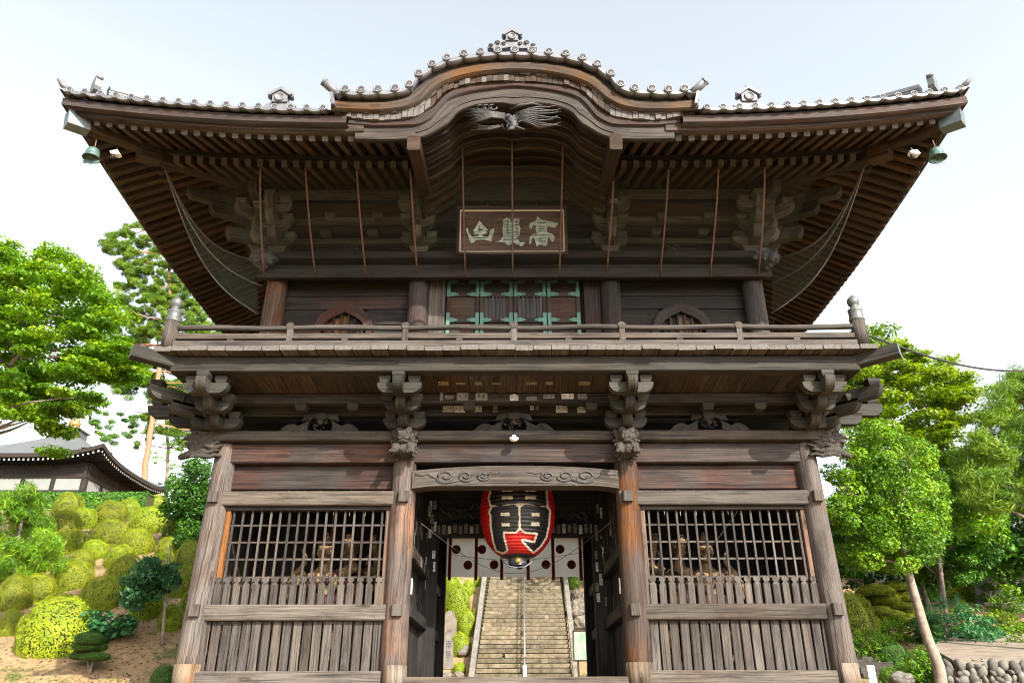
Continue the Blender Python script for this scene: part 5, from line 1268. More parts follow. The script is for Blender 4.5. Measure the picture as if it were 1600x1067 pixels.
# ------------------------------------------------------------------ foliage helpers
def leaf_mesh(name, P, Nn, size, mat, aspect=.5, tint=None, extra=None, droop_=0.0):
    n = len(P); rr = RNG.normal(size=(n, 3)); Nn = Nn / np.maximum(np.linalg.norm(Nn, axis=1, keepdims=True), 1e-6)
    T = np.cross(Nn, rr); T /= np.maximum(np.linalg.norm(T, axis=1, keepdims=True), 1e-6); B = np.cross(Nn, T); B[:, 2] -= droop_
    s = (size * RNG.uniform(.65, 1.35, n))[:, None]; a = s * aspect * .5
    v = np.stack([P - B * s * .5, P + T * a + Nn * s * .06, P + B * s * .5, P - T * a + Nn * s * .06], 1).reshape(-1, 3)
    tint = RNG.uniform(0, 1, n) if tint is None else np.clip(tint, 0, 1)
    me = bpy.data.meshes.new(name); me.vertices.add(4 * n); me.vertices.foreach_set('co', v.ravel()); me.loops.add(4 * n); me.loops.foreach_set('vertex_index', np.arange(4 * n, dtype=np.int32))
    me.polygons.add(n); me.polygons.foreach_set('loop_start', np.arange(0, 4 * n, 4, dtype=np.int32))
    at = me.attributes.new('tint', 'FLOAT', 'POINT'); at.data.foreach_set('value', np.repeat(tint, 4)); me.update(); me.validate(); me.materials.append(mat); return me
def sph(n): d = RNG.normal(size=(n, 3)); return d / np.linalg.norm(d, axis=1, keepdims=True)
def zc(p): return -(_M.transposed() @ (Vector(p) - CAM)).z
def px2m(p): return zc(p) / F_PX
def outline_points(poly, Y, spread, n, rng=random):
    xs_ = [p[0] for p in poly]; ys_ = [p[1] for p in poly]; out = []
    while len(out) < n:
        x, y = rng.uniform(min(xs_), max(xs_)), rng.uniform(min(ys_), max(ys_))
        if inpoly(x, y, poly): out.append(W(x, y, Y + rng.uniform(-spread, spread)))
    return out
def clump_leaves(centers, r, per, flat=.5, up=.6, shell=.55):
    C = np.array([tuple(c) for c in centers]); n = len(C) * per; idx = np.repeat(np.arange(len(C)), per); d = sph(n); rad = RNG.uniform(shell, 1, n)[:, None] ** .6
    rr = (r * RNG.uniform(.6, 1.25, len(C)))[idx][:, None]; P = C[idx] + d * rad * rr * np.array([1, 1, flat])
    Nn = d * np.array([1, 1, 1 / max(flat, .25)]) * .6 + np.array([0, 0, up]) + RNG.normal(size=(n, 3)) * .45
    tint = np.clip(RNG.uniform(0, .6, len(C))[idx] + RNG.uniform(-.15, .4, n), 0, 1); return P, Nn, tint
def limb_mesh(paths, mat, name='limb'):
    mb = MB()
    for pts, r0, r1 in paths:
        n = len(pts); mb.tube(pts, [r0 + (r1 - r0) * k / (n - 1) for k in range(n)], 8)
    return mb.mesh(name, mat)
def bend(p, q, amt, n=6, seed=0):
    rnd = random.Random(seed); o = Vector((rnd.uniform(-1, 1), rnd.uniform(-1, 1), rnd.uniform(-.3, .6))) * amt * (q - p).length
    return [p.lerp(q, k / n) + o * math.sin(math.pi * k / n) for k in range(n + 1)]
def tree(name, label, cat, base, trunk_pts, r0, r1, barkmat, centers, rcl, per, leafsize, leafm, aspect=.5, flat=.5, up=.6, nlimb=14, group=None, needle=False, limbr=.05, droop_=0, shell=.55):
    t = thing(name, label, cat, tuple(base), group); o_ = Vector(base)
    tp = [Vector(p) for p in trunk_pts]; dense = []
    for a, b in zip(tp[:-1], tp[1:]): dense += [a.lerp(b, k / 4) for k in range(4)]
    dense.append(tp[-1]); dense = [p - o_ + Vector((noise.noise(p * 1.1), noise.noise(p * 1.1 + V(9, 0, 0)), 0)) * r0 * .5 for p in dense]
    n = len(dense); rad = [r0 + (r1 - r0) * k / (n - 1) for k in range(n)]; rad[0] *= 1.25
    MB().tube(dense, rad, 12).build('trunk', barkmat, t)
    cs = [Vector(c) for c in centers]; rnd = random.Random(len(cs)); paths = []
    for i, c in enumerate(rnd.sample(cs, min(nlimb, len(cs)))):
        c = c - o_; j = min(range(n), key=lambda k: (dense[k] - c).length + .5 * max(0, dense[k].z - c.z) + (.6 if k < n * .3 else 0)); s = dense[j]; paths.append((bend(s, c, .12, 6, i), max(limbr * .8, min(rad[j] * .6, limbr)), .008))
    for q_ in paths: inst('limb', limb_mesh([q_], barkmat), t)
    P, Nn, ti = clump_leaves([c - o_ for c in cs], rcl, per, flat, up, shell)
    if needle: Nn = RNG.normal(size=P.shape)
    inst('crown', leaf_mesh('crown', P, Nn, leafsize, leafm, aspect, ti, droop_=droop_), t); return t

# ------------------------------------------------------------------ clipped azaleas
def dome_mesh(name, seed, nleaf, mat, hgt=.9, leaf=.085, low=-.6, blossom=0):
    global RNG
    RNG = np.random.default_rng(seed); d = sph(nleaf * 2); d = d[d[:, 2] > low][:nleaf]; 
    bump = np.array([1 + .13 * noise.noise(Vector(q * 1.9) + V(seed, 0, 0)) + .07 * noise.noise(Vector(q * 5) + V(0, seed, 0)) for q in d])
    P = d * bump[:, None] * np.array([1, 1, hgt]) * (RNG.uniform(.94, 1.02, len(d)))[:, None]
    ti = np.clip(.5 + .5 * np.array([noise.noise(Vector(q * 3.0) + V(seed * 3, 1, 0)) for q in d]) + RNG.uniform(-.25, .25, len(d)), 0, 1)
    me = leaf_mesh(name, P, d + RNG.normal(size=d.shape) * .28, leaf, mat, .6, ti); return me
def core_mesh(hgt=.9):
    mb = MB(); prof = [(math.sin(.2 + (math.pi - .9) * k / 9) * .91, math.cos(.2 + (math.pi - .9) * k / 9) * .91 * hgt) for k in range(10)][::-1]; mb.lathe([(.001, prof[0][1])] + prof + [(.001, .91 * hgt)], (0, 0, 0), 14, cap=False); return mb.mesh('shade_core', M['core'])  # solid core for the inner twigs, darkened so gaps and undersides look shaded
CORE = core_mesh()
DM = {('az', k): dome_mesh('foliage', 30 + k, 13000, M['az'], leaf=.05) for k in range(4)}
DM.update({('az2', k): dome_mesh('foliage', 50 + k, 13000, M['az2'], leaf=.05) for k in range(3)})
DM[('deep', 0)] = dome_mesh('foliage', 71, 5200, M['deep'], leaf=.07); DM[('glossy', 0)] = dome_mesh('foliage', 72, 4600, M['glossy'], leaf=.08)
def bush(px, pyb, wpx, hpx, label, mat='az', k=0, name='azalea_bush', group='clipped azaleas on the slope', Y=None, cat='bush'):
    p = hit(px, pyb) if Y is None else W(px, pyb, Y); m = px2m(p) * .88; r = wpx / 2 * m; h = hpx * m / .94; rz = h / 1.15
    t = thing(name, label, cat, (p.x, p.y, p.z), group, (0, 0, rn(0, 6.28))); e_ = rn(.9, 1.15)
    inst('foliage', DM[(mat, k)], t, (0, 0, rz * .22), (0, 0, 0), (r, r * e_, rz)); inst('shade_core', CORE, t, (0, 0, rz * .22), (0, 0, 0), (r * .93, r * .93 * e_, rz * .93)); return t
AZ = [(156, 800, 88, 56, 'large pale azalea dome highest on the slope, just under the hall', 'az', 0), (104, 804, 50, 38, 'rounded azalea below the hall wall, left of the large pale dome', 'az', 1), (64, 768, 26, 26, 'small ball-shaped azalea standing against the hall wall', 'az', 2),
      (170, 816, 58, 36, 'azalea tucked directly below the large pale dome', 'az', 3), (170, 852, 64, 46, 'middle azalea below the pine trunk on the slope', 'az', 1), (242, 798, 46, 30, 'small azalea at the foot of the red pine trunk', 'az', 2),
      (232, 828, 62, 40, 'azalea just below the pine foot, beside the dark round tree', 'az2', 0), (212, 862, 62, 40, 'azalea left of the staked sapling top', 'az', 0), (146, 870, 46, 30, 'small neat lime azalea in the middle of the slope', 'az2', 1),
      (192, 906, 62, 46, 'round azalea above the teal sapling leaves', 'az', 3), (124, 888, 48, 32, 'azalea left of the middle bare soil patch', 'az', 0), (110, 918, 68, 46, 'brownish azalea behind the two front domes', 'az', 2),
      (154, 948, 72, 52, 'second-row azalea right behind the biggest dome', 'az', 1), (84, 1014, 114, 90, 'biggest azalea dome low on the slope at the front', 'az2', 2), (228, 962, 60, 54, 'azalea behind the thin sapling trunk', 'az2', 0),
      (266, 980, 46, 38, 'small low azalea between the sapling and the gate column', 'az2', 1), (18, 950, 54, 56, 'azalea at the far left edge, low on the slope', 'az', 3), (94, 840, 62, 46, 'purplish-brown azalea behind the young pine', 'az', 0),
      (40, 832, 54, 52, 'azalea behind the upper tips of the young pine', 'az', 1), (290, 890, 48, 50, 'azalea between the dark round tree and the gate column', 'az', 2), (262, 868, 46, 32, 'azalea under the dark round tree', 'az', 3), (282, 930, 46, 50, 'azalea nearest the left gate column halfway up', 'az', 0), (60, 890, 60, 40, 'azalea half hidden by the young pine', 'az', 2),
      (24, 876, 50, 40, 'azalea behind the middle of the young pine at the left edge', 'az2', 0), (128, 826, 50, 36, 'azalea below the two highest domes, right of the purplish-brown one', 'az2', 1), (198, 806, 42, 30, 'azalea between the large pale dome and the pine foot', 'az2', 2), (186, 884, 50, 36, 'azalea above the round one over the teal leaves', 'az2', 0),
      (56, 938, 64, 46, 'azalea behind the left shoulder of the biggest dome', 'az', 1), (206, 930, 54, 42, 'azalea just left of the sapling with teal leaves', 'az', 2), (248, 900, 54, 40, 'azalea right behind the top of the teal sapling', 'az2', 1), (300, 955, 40, 40, 'azalea tucked against the left gate column, low down', 'az2', 2),
      (90, 866, 54, 36, 'azalea right of the young pine, above the brownish one', 'az2', 2), (272, 838, 40, 34, 'azalea left of the dark round evergreen', 'az', 3), (12, 990, 40, 40, 'low azalea cut by the left edge of the photo', 'az', 0), (120, 858, 40, 28, 'small azalea above the lime one in mid slope', 'az', 1)]
for px, py, w_, h_, lb, m_, k in AZ: bush(px, py, w_, h_, lb, m_, k)
for px, py, w_, h_, lb, k in ((714, 958, 46, 50, 'largest lime azalea left of the stone stairs', 0), (728, 988, 38, 38, 'middle lime azalea left of the stone stairs', 1), (719, 1018, 38, 32, 'lowest lime azalea left of the stone stairs', 2), (706, 922, 30, 28, 'lime azalea under the curtain, left end', 0), (732, 926, 24, 22, 'small azalea under the curtain next to the stair kerb', 1), (746, 914, 16, 14, 'tiny azalea at the top of the stair kerb', 2), (718, 1052, 26, 18, 'low azalea among rocks at the foot of the stairs', 1), (742, 972, 14, 22, 'narrow lime azalea squeezed against the stair kerb', 2)):
    bush(px, py, w_, h_, lb, 'az2', k, group='azaleas beside the stone stairs')
bush(896, 918, 22, 26, 'dark green shrub under the right end of the curtain', 'glossy', 0, 'shrub', None)
bush(254, 1072, 44, 36, 'dark clipped ball shrub at the foot of the left column', 'deep', 0, 'ball_shrub', None)
bush(1344, 1012, 74, 92, 'tall round clipped bush right beside the right outer column', 'az', 1, 'clipped_bush', None)
bush(1398, 1042, 60, 44, 'dark low bush behind the white sign', 'deep', 0, 'clipped_bush', None); bush(1394, 1066, 40, 26, 'small green bush touching the pale rock', 'glossy', 0, 'clipped_bush', None)
bush(1420, 965, 60, 40, 'lime shrub behind the leaning pale trunk', 'az2', 0, 'shrub', None); bush(1330, 900, 70, 60, 'lime shrub under the round evergreen tree, by the column', 'az', 2, 'shrub', None); bush(1500, 935, 70, 46, 'lime shrub behind the dark multi-stem tree', 'az2', 1, 'shrub', None)

hq = hit(60, 800); hd = thing('hedge', 'long clipped hedge running along the foot of the old hall', 'hedge', (W(50, 790, 23.5).x, 23.5, float(terrain(W(50, 790, 23.5).x, 23.5)))); zt_h = Zp(772, 23.5) - hd.location.z
_n = 16000; _P = np.stack([RNG.uniform(-5.5, 5.5, _n), RNG.uniform(-.5, .5, _n), RNG.uniform(-.2, zt_h, _n)], 1); _k = RNG.random(_n); _N = RNG.normal(size=(_n, 3)) * .4
_P[_k < .6, 1] = -.5 + RNG.uniform(-.06, .04, (_k < .6).sum()); _N[_k < .6, 1] -= 1; _P[_k >= .6, 2] = zt_h + RNG.uniform(-.06, .06, (_k >= .6).sum()); _N[_k >= .6, 2] += 1
inst('foliage', leaf_mesh('foliage', _P, _N, .10, M['deep'], .6), hd); bx((-5.45, -.45, -1), (5.45, .45, zt_h - .05)).build('shade_core', M['core'], hd)
# cloud-pruned shrubs
def cloud_shrub(pads, pyb, label, mat, bark, name='cloud_pruned_shrub'):
    px0 = sum(p[0] for p in pads) / len(pads); b = hit(px0, pyb); m = px2m(b); t = thing(name, label, 'shrub', tuple(b)); paths = []
    for i, (px, py, w_, h_) in enumerate(pads):
        c = W(px, py, b.y + ((i * 37) % 5 - 2) * .12) - b; r = w_ / 2 * m; inst('foliage_pad', DM[(mat, 0)], t, c, (0, 0, i), (r, r, h_ / 2 * m)); inst('shade_core', CORE, t, c, (0, 0, 0), (r, r, h_ / 2 * m)); paths.append((bend(V(0, 0, -.05), c, .1, 5, i), .035, .012))
    inst('trunk', limb_mesh(paths, bark, 'trunk'), t)
cloud_shrub([(1366, 925, 60, 26), (1395, 918, 50, 22), (1380, 938, 70, 30), (1414, 934, 40, 20), (1404, 946, 50, 24), (1372, 955, 40, 20), (1392, 962, 46, 22), (1420, 955, 40, 24), (1414, 968, 36, 22)], 985, 'layered yellow-green cloud-pruned shrub behind the leaning trunk', 'az', M['bark'])
cloud_shrub([(140, 998, 46, 26), (140, 1010, 54, 22), (130, 1024, 44, 18), (150, 1026, 44, 18)], 1052, 'small dark bonsai-like shrub with flat tiers on the bare soil', 'deep', M['bark'], 'tiered_shrub')

# ------------------------------------------------------------------ trees
random.seed(31); RNG = np.random.default_rng(77)
bY = 9.0
pts = outline_points([(-60, 395), (0, 383), (60, 380), (112, 393), (135, 425), (162, 470), (190, 505), (208, 540), (215, 590), (200, 610), (160, 618), (110, 640), (80, 648), (60, 655), (20, 655), (-60, 670)], bY, 2.2, 250) + outline_points([(50, 640), (110, 640), (105, 690), (95, 712), (75, 700)], bY - 1, .5, 9)
b = W(-30, 700, bY); bz = float(terrain(b.x, b.y))
tree('maple_tree', 'large green maple leaning in from the left edge above the azalea slope', 'tree', (b.x - .6, bY, bz), [(b.x - .6, bY, bz), (b.x - .5, bY, bz + 2), W(-10, 640, bY), W(30, 560, bY), W(60, 470, bY)], .28, .06, M['bark'], pts, .62, 300, .125, M['maple'], .62, .22, .9, 34, limbr=.07, droop_=.15, shell=.1)
pY = 15.0
tr = [hit(222, 790), W(234, 690, pY), W(246, 600, pY), W(256, 500, pY), W(266, 440, pY), W(262, 380, pY)]; pY = tr[0].y
tr = [tr[0]] + [W(a, c, pY) for a, c in ((226, 740), (234, 680), (246, 600), (256, 520), (266, 450), (262, 380), (246, 352))]
cl_ = outline_points([(205, 348), (225, 345), (262, 390), (300, 430), (318, 480), (250, 480), (200, 440), (160, 385), (150, 378)], pY, 1.5, 260) + outline_points([(180, 440), (290, 470), (350, 505), (352, 535), (280, 540), (200, 520)], pY, 1.5, 220) + outline_points([(150, 520), (230, 530), (250, 600), (200, 625), (165, 600)], pY + 2.2, 1.4, 160) + outline_points([(222, 590), (300, 560), (310, 620), (330, 680), (300, 700), (250, 680)], pY + 2.2, 1.4, 170) + outline_points([(205, 650), (250, 640), (240, 700)], pY + 2.2, .8, 14)
tree('pine_tree', 'tall red-barked pine rising behind the left side of the gate', 'tree', tuple(tr[0]), tr, .33, .10, M['pinebark'], cl_, .56, 260, .34, M['pine'], .12, .55, .5, 60, needle=True, limbr=.09, shell=.15)
b = hit(262, 790); q = b.y + 3
cl_ = outline_points([(140, 470), (200, 470), (230, 520), (190, 560), (140, 540)], q, 1.2, 70) + outline_points([(270, 600), (330, 640), (345, 700), (280, 710)], q, 1.2, 60) + outline_points([(130, 640), (215, 640), (215, 700), (160, 690)], q, 1.2, 34)
tree('pine_tree', 'second pine with sparse blue-green needles behind the red pine trunk', 'tree', (b.x, q, float(terrain(b.x, q))), [(b.x, q, float(terrain(b.x, q))), W(262, 700, q), W(258, 600, q), W(240, 500, q)], .2, .06, M['bark'], cl_, .50, 260, .34, M['bluepine'], .12, .5, .4, 40, needle=True, limbr=.06, shell=.15)
b = hit(290, 860); 
tree('evergreen_tree', 'dense dark green rounded evergreen hugging the left gate column', 'tree', tuple(b), [b, W(294, 800, b.y)], .09, .04, M['bark'], outline_points([(262, 770), (275, 738), (300, 722), (330, 724), (345, 760), (340, 850), (310, 858), (275, 845), (258, 805)], b.y, .9, 90), .42, 240, .11, M['deep'], .55, .8, .4, 12)
b = hit(276, 800); q = b.y
tree('sapling', 'light green broadleaf sapling with a bamboo stake beside the pine trunk', 'tree', tuple(b), [b, W(274, 730, q), W(272, 690, q)], .05, .02, M['palebark'], outline_points([(228, 720), (255, 690), (290, 690), (300, 730), (250, 760)], q, .8, 26), .35, 60, .16, M['glossy'], .5, .5, .7, 12, limbr=.02)
b = hit(253, 1008); q = b.y
tree('sapling', 'thin pale sapling with drooping teal leaves propped on the slope', 'tree', tuple(b), [b, W(258, 940, q), W(262, 890, q), W(266, 850, q)], .035, .015, M['palebark'], outline_points([(196, 905), (235, 870), (275, 885), (285, 910), (240, 930), (205, 950), (192, 930)], q, .6, 70), .20, 70, .12, M['teal'], .35, .6, .6, 14, limbr=.010, droop_=.3)
b = hit(140, 1005); RN = outline_points([(64, 985), (100, 962), (150, 958), (200, 970), (206, 992), (160, 1004), (90, 1006)], b.y, .5, 60)
tree('leafy_shrub', 'low blue-green leafy shrub spreading in front of the biggest azalea dome', 'shrub', tuple(b), [b, b + V(0, 0, .35)], .03, .015, M['bark'], RN, .2, 50, .13, M['teal'], .6, .6, .8, 12, limbr=.014)
b = hit(20, 930); 
tree('young_pine', 'bright green young pine with upright candles at the left edge', 'tree', tuple(b), [b, W(30, 830, b.y), W(40, 770, b.y)], .06, .02, M['bark'], outline_points([(-20, 790), (30, 762), (46, 752), (60, 790), (90, 850), (100, 880), (60, 915), (-20, 900)], b.y, .7, 70), .30, 190, .22, M['glossy'], .09, .8, .4, 16, needle=True, limbr=.025, shell=.2)
# right side
random.seed(41); RNG = np.random.default_rng(99)
b = W(1474, 1085, 2.4); b.z = float(terrain(b.x, b.y))
tree('evergreen_tree', 'rounded bright evergreen on a leaning pale trunk right of the gate', 'tree', tuple(b), [b, W(1466, 1040, 2.4), W(1452, 1000, 2.4), W(1432, 940, 2.4), W(1415, 880, 2.4), W(1400, 820, 2.4)], .105, .06, M['palebark'], outline_points([(1296, 735), (1312, 692), (1350, 665), (1400, 668), (1440, 692), (1468, 740), (1476, 800), (1462, 858), (1420, 884), (1370, 886), (1322, 874), (1302, 828), (1294, 780)], 2.4, 1.0, 150), .27, 340, .066, M['glossy'], .5, .75, .35, 30, limbr=.035)
q = 9.0; b = W(1255, 760, q); b.z = float(terrain(b.x, b.y))
tree('maple_tree', 'yellow-green maple behind the right side of the gate', 'tree', tuple(b), [b, W(1265, 700, q), W(1300, 640, q), W(1370, 580, q), W(1400, 550, q)], .16, .05, M['bark'], outline_points([(1285, 650), (1300, 560), (1345, 520), (1385, 512), (1400, 528), (1450, 546), (1505, 558), (1518, 600), (1502, 640), (1515, 680), (1470, 706), (1430, 690), (1380, 672), (1330, 668)], q, 1.8, 170), .48, 250, .11, M['yellowmaple'], .6, .3, .9, 30, limbr=.05, droop_=.1, shell=.1)
q = 7.0; b = W(1650, 980, q); b.z = float(terrain(b.x, b.y))
tree('pine_tree', 'bushy blue-green pine filling the right edge of the view', 'tree', tuple(b), [b, W(1640, 900, q), W(1630, 800, q), W(1620, 700, q), W(1620, 620, q)], .2, .08, M['bark'], outline_points([(1525, 650), (1535, 610), (1570, 592), (1600, 556), (1680, 550), (1680, 800), (1590, 800), (1530, 790), (1505, 750), (1490, 715), (1520, 690)], q, 1.6, 240), .36, 240, .20, M['pine'], .10, .55, .5, 30, needle=True, limbr=.06, shell=.15)
q = 5.5; b = hit(1476, 985); q = b.y
tree('small_tree', 'dark green multi-stem tree behind the rounded evergreen', 'tree', tuple(b), [b, W(1472, 940, q), W(1466, 900, q)], .07, .05, M['bark'], outline_points([(1440, 800), (1480, 765), (1540, 790), (1570, 850), (1560, 890), (1500, 908), (1450, 900), (1425, 870)], q, 1.2, 110), .34, 190, .11, M['deep'], .5, .7, .5, 40, limbr=.045)
q = 11.0; b = W(1440, 820, q); b.z = float(terrain(b.x, b.y))
tree('small_tree', 'mid green loose tree in front of the tiled roof at right', 'tree', tuple(b), [b, W(1455, 760, q), W(1470, 720, q)], .06, .04, M['bark'], outline_points([(1410, 690), (1450, 700), (1520, 700), (1560, 760), (1570, 850), (1500, 830), (1440, 780)], q, 1.5, 80), .45, 150, .15, M['glossy'], .5, .6, .6, 16)
for px, py, w_, h_, lb, mt, sz in ((1490, 1022, 130, 100, 'feathery nandina-like shrub right of the leaning trunk', 'teal', .13), (1575, 985, 60, 80, 'leafy shrub at the right edge above the sandy path', 'glossy', .12), (1545, 925, 70, 50, 'broadleaf shrub below the white building', 'teal', .14), (1350, 1030, 80, 50, 'light green fern-like shrub at the foot of the right column', 'maple', .11), (1440, 1062, 50, 50, 'leafy plant beside the pale rock and leaning trunk', 'glossy', .1), (1530, 1072, 60, 40, 'small leafy plant growing out of the cobble wall', 'teal', .1)):
    b = hit(px, py + h_ * .1) ; m = px2m(b)
    tree('leafy_shrub', lb, 'shrub', tuple(b), [b, b + V(0, 0, h_ * m * .5)], .03, .012, M['bark'], outline_points([(px - w_ / 2, py), (px - w_ * .4, py - h_ * .6), (px, py - h_), (px + w_ * .4, py - h_ * .6), (px + w_ / 2, py), (px, py + 5)], b.y, .5, 44), .26, 46, sz, M[mt], .38, .6, .8, 18, limbr=.014, droop_=.2)
for px, py, w_, h_, lb, mt, sz in ((1385, 1000, 70, 40, 'low fern-like plant below the cloud-pruned shrub', 'maple', .10), (1448, 1000, 60, 44, 'dark leafy plant just behind the leaning trunk', 'deep', .10), (1535, 1010, 70, 46, 'dull green shrub at the near end of the sandy path', 'teal', .11), (1560, 1046, 60, 36, 'leafy plant in front of the sandy path above the cobbles', 'glossy', .09), (1500, 985, 60, 44, 'light green shrub behind the nandina-like one', 'glossy', .09), (1590, 1030, 50, 40, 'plant hanging over the cobble wall at the right edge', 'glossy', .10), (1310, 985, 50, 60, 'leafy shrub hugging the base of the right outer column', 'maple', .10)):
    b = hit(px, py + h_ * .1); m = px2m(b)
    tree('leafy_shrub', lb, 'shrub', tuple(b), [b, b + V(0, 0, h_ * m * .5)], .025, .012, M['bark'], outline_points([(px - w_ / 2, py), (px - w_ * .4, py - h_ * .6), (px, py - h_), (px + w_ * .4, py - h_ * .6), (px + w_ / 2, py), (px, py + 5)], b.y, .5, 50), .24, 50, sz, M[mt], .38, .6, .8, 14, limbr=.012, droop_=.2)
# woods behind the right garden
random.seed(51)
for px, py, Y, r, lb in ((1560, 870, 16, 2.2, 'dark rounded tree beside the white building'), (1430, 860, 15, 2.0, 'dark tree behind the rounded evergreen crown'), (1640, 820, 14, 2.4, 'dark tree at the right edge behind the pine'), (1335, 850, 14, 1.8, 'dark tree close behind the right outer column')):
    c = W(px, py, Y); z0 = float(terrain(c.x, Y)); cs = [Vector((c.x, Y, c.z)) + Vector(v_) * r for v_ in (sph(60) * RNG.uniform(.2, .9, (60, 1)))]
    tree('background_tree', lb, 'tree', (c.x, Y, z0), [(c.x, Y, z0), (c.x, Y, c.z)], .12, .05, M['bark'], cs, .6, 110, .2, M['deep'], .5, .6, .5, 12)

# grass tufts on the slope and round the gate
G = []
while len(G) < 9000:
    x, y = random.uniform(-24, -5.2), random.uniform(1.5, 22)
    if noise.noise(V(x * .5, y * .5, 3)) > .02: G.append((x, y))
for k in range(2500): G.append((random.uniform(5.2, 14), random.uniform(2, 12)))
G = np.array(G); Pg = np.stack([G[:, 0], G[:, 1], terrain(G[:, 0], G[:, 1]) + .03], 1)
me = leaf_mesh('grass', Pg, RNG.normal(size=Pg.shape) * np.array([1, 1, .15]), .10, M['grass'], .22)
tag(inst('grass', me), None, None, None, 'stuff')

b = V(5.6, 25.5, float(terrain(5.6, 25.5)))  # tree added here for the shade it casts on the upper steps
tree('evergreen_tree', 'evergreen added behind the gate to shade the upper stone stairs', 'tree', tuple(b), [b, b + V(-.2, 0, 3), b + V(-.6, 0, 6)], .22, .1, M['bark'], [b + V(-.8 + rn(-2.6, 2.2), rn(-2.2, 2.2), 5.2 + rn(-2.2, 2.4)) for _ in range(90)], .8, 130, .2, M['deep'], .5, .6, .5, 16)
# leaf litter and small stones on the bare soil
_n = 7000; _xy = np.stack([RNG.uniform(-16, -5.2, _n), RNG.uniform(1.5, 14, _n)], 1); _P = np.stack([_xy[:, 0], _xy[:, 1], terrain(_xy[:, 0], _xy[:, 1]) + .012], 1)
me = leaf_mesh('leaf_litter', _P, np.array([0, 0, 1]) + RNG.normal(size=_P.shape) * .3, .06, leafmat('dry_fallen_leaf', (.05, .03, .012), (.16, .09, .035), (.30, .20, .08), .1), .6); tag(inst('leaf_litter', me), None, None, None, 'stuff')
# ------------------------------------------------------------------ stone stairs behind the gate
st = thing('stone_staircase', 'long flight of mossy stone steps seen through the gate passage', 'staircase', (0.37, 20, .9))
S0 = V(.37, 20, .9); random.seed(61)
for k in range(36):
    z = .2 * k; y = .31 * k; hw = 1.90 - .006 * k; x = -hw + .012 * k; cuts = sorted([-hw] + [rn(-hw * .8, hw * .8) for _ in range(random.choice((2, 2, 3)))] + [hw])
    for a, b_ in zip(cuts[:-1], cuts[1:]):
        if b_ - a < .1: continue
        bx((a + .006 + .008 * k, y + rn(-.012, .012), z + .035), (b_ - .006 + .008 * k, y + .5, z + .2 + rn(-.008, .008)), c=.018).build('step_stone', M['stone'], st)
for k in range(36): bx((-1.9 + .008 * k, .31 * k + .045, .2 * k - .06), (1.9 + .008 * k, .31 * k + .4, .2 * k + .06), c=0).build('step_shadow_gap', M['core'], st)  # dark strip below each stone takes the place of the nosing shadow
for s in (-1, 1):
    for k in range(18):
        a = V(s * 2.02 + .016 * k, .62 * k - .1, .4 * k + .14); b_ = V(s * 2.02 + .016 * (k + 1), .62 * (k + 1) - .106, .4 * (k + 1) + .134); MB().beam(a, b_, .22, .26, c=.02).build('kerb_stone', M['curb'], st)
hr = thing('handrail', 'steel handrail running up the middle of the stone steps', 'handrail', (.42, 20.3, 1.1))
for dz in (.80, .45): MB().tube([(0, 0, dz), (0.16, 9.3, 6.0 + dz)], .028, 8).build('rail', M['steel'], hr)
for k in range(8): MB().tube([(.02 * k, 1.24 * k + .15, .8 * k), (.02 * k, 1.24 * k + .15, .8 * k + .85)], .024, 8).build('post', M['steel'], hr)
bx((-.07, -.06, .10), (.07, -.045, .50)).build('sign_plate', M['white'], hr)
def stele(px, pyb, wpx, hpx, label, Y=None):
    p = hit(px, pyb); m = px2m(p); a = wpx * m / 2; h = hpx * m; t = thing('stone_stele', label, 'stone tablet', tuple(p))
    mb = MB(); pts_ = [(-a, -.08, 0), (a, -.08, 0), (a * .95, -.08, h * .7), (a * .5, -.08, h * .97), (-.1 * a, -.08, h), (-a * .7, -.08, h * .9), (-a * .97, -.08, h * .6)]; mb.prism(pts_, (0, .18, 0)); mb.build('slab', M['curb'] if wpx < 18 else M['rock'], t)
    g = MB(); 
    for i, ch in enumerate('南無' if wpx < 18 else '碑'): put_glyph(g, ch, V(0, -.084, h * (.68 - .28 * i)), V(1, 0, 0), V(0, 0, 1), a * 1.1, h * .22, 0)
    if wpx < 18: g.build('engraved_letters', M['ink'], t)
stele(700, 1045, 15, 52, 'light grey engraved stone tablet at the foot of the stairs, passage left side'); stele(702, 1004, 22, 48, 'brown upright stone slab between the stair-side azaleas')
def rock(px, pyb, wpx, hpx, label, name='rock', group='rocks beside the stairs', mat='rock'):
    p = hit(px, pyb); m = px2m(p); bm = bmesh.new(); bmesh.ops.create_icosphere(bm, subdivisions=3, radius=1); sdv = rn(0, 90)
    for v in bm.verts: d = noise.noise(v.co * 1.3 + V(sdv, 0, 0)) * .35 + noise.noise(v.co * 3.1 + V(0, sdv, 0)) * .13; v.co *= 1 + d
    me = bpy.data.meshes.new(name); bm.to_mesh(me); bm.free(); me.materials.append(M[mat]); o = inst(name, me, None, tuple(p + V(0, 0, hpx * m * .35)), (0, 0, sdv), (wpx * m / 2, wpx * m / 2, hpx * m / 2)); tag(o, label, 'rock', group)
for a in ((723, 1024, 22, 20, 'grey rock under the lowest stair-side azalea'), (697, 1064, 20, 16, 'brown rock at the lower left of the passage view'), (716, 1066, 24, 20, 'rounded rock next to the stair kerb foot'), (905, 965, 30, 34, 'grey rock right of the stairs under the dark shrub'), (910, 985, 26, 28, 'rock right of the stairs above the notice board'), (902, 940, 20, 24, 'upper rock right of the stair kerb')): rock(*a)
rock(1412, 1072, 36, 24, 'pale rock at the foot of the leaning trunk', group=None, mat='curb')
nb_ = thing('notice_board', 'brown framed map board standing right of the stairs', 'notice board', tuple(W(908, 1062, 17.5)))
p = W(908, 1008, 17.5) - Vector(nb_.location); m = .0235
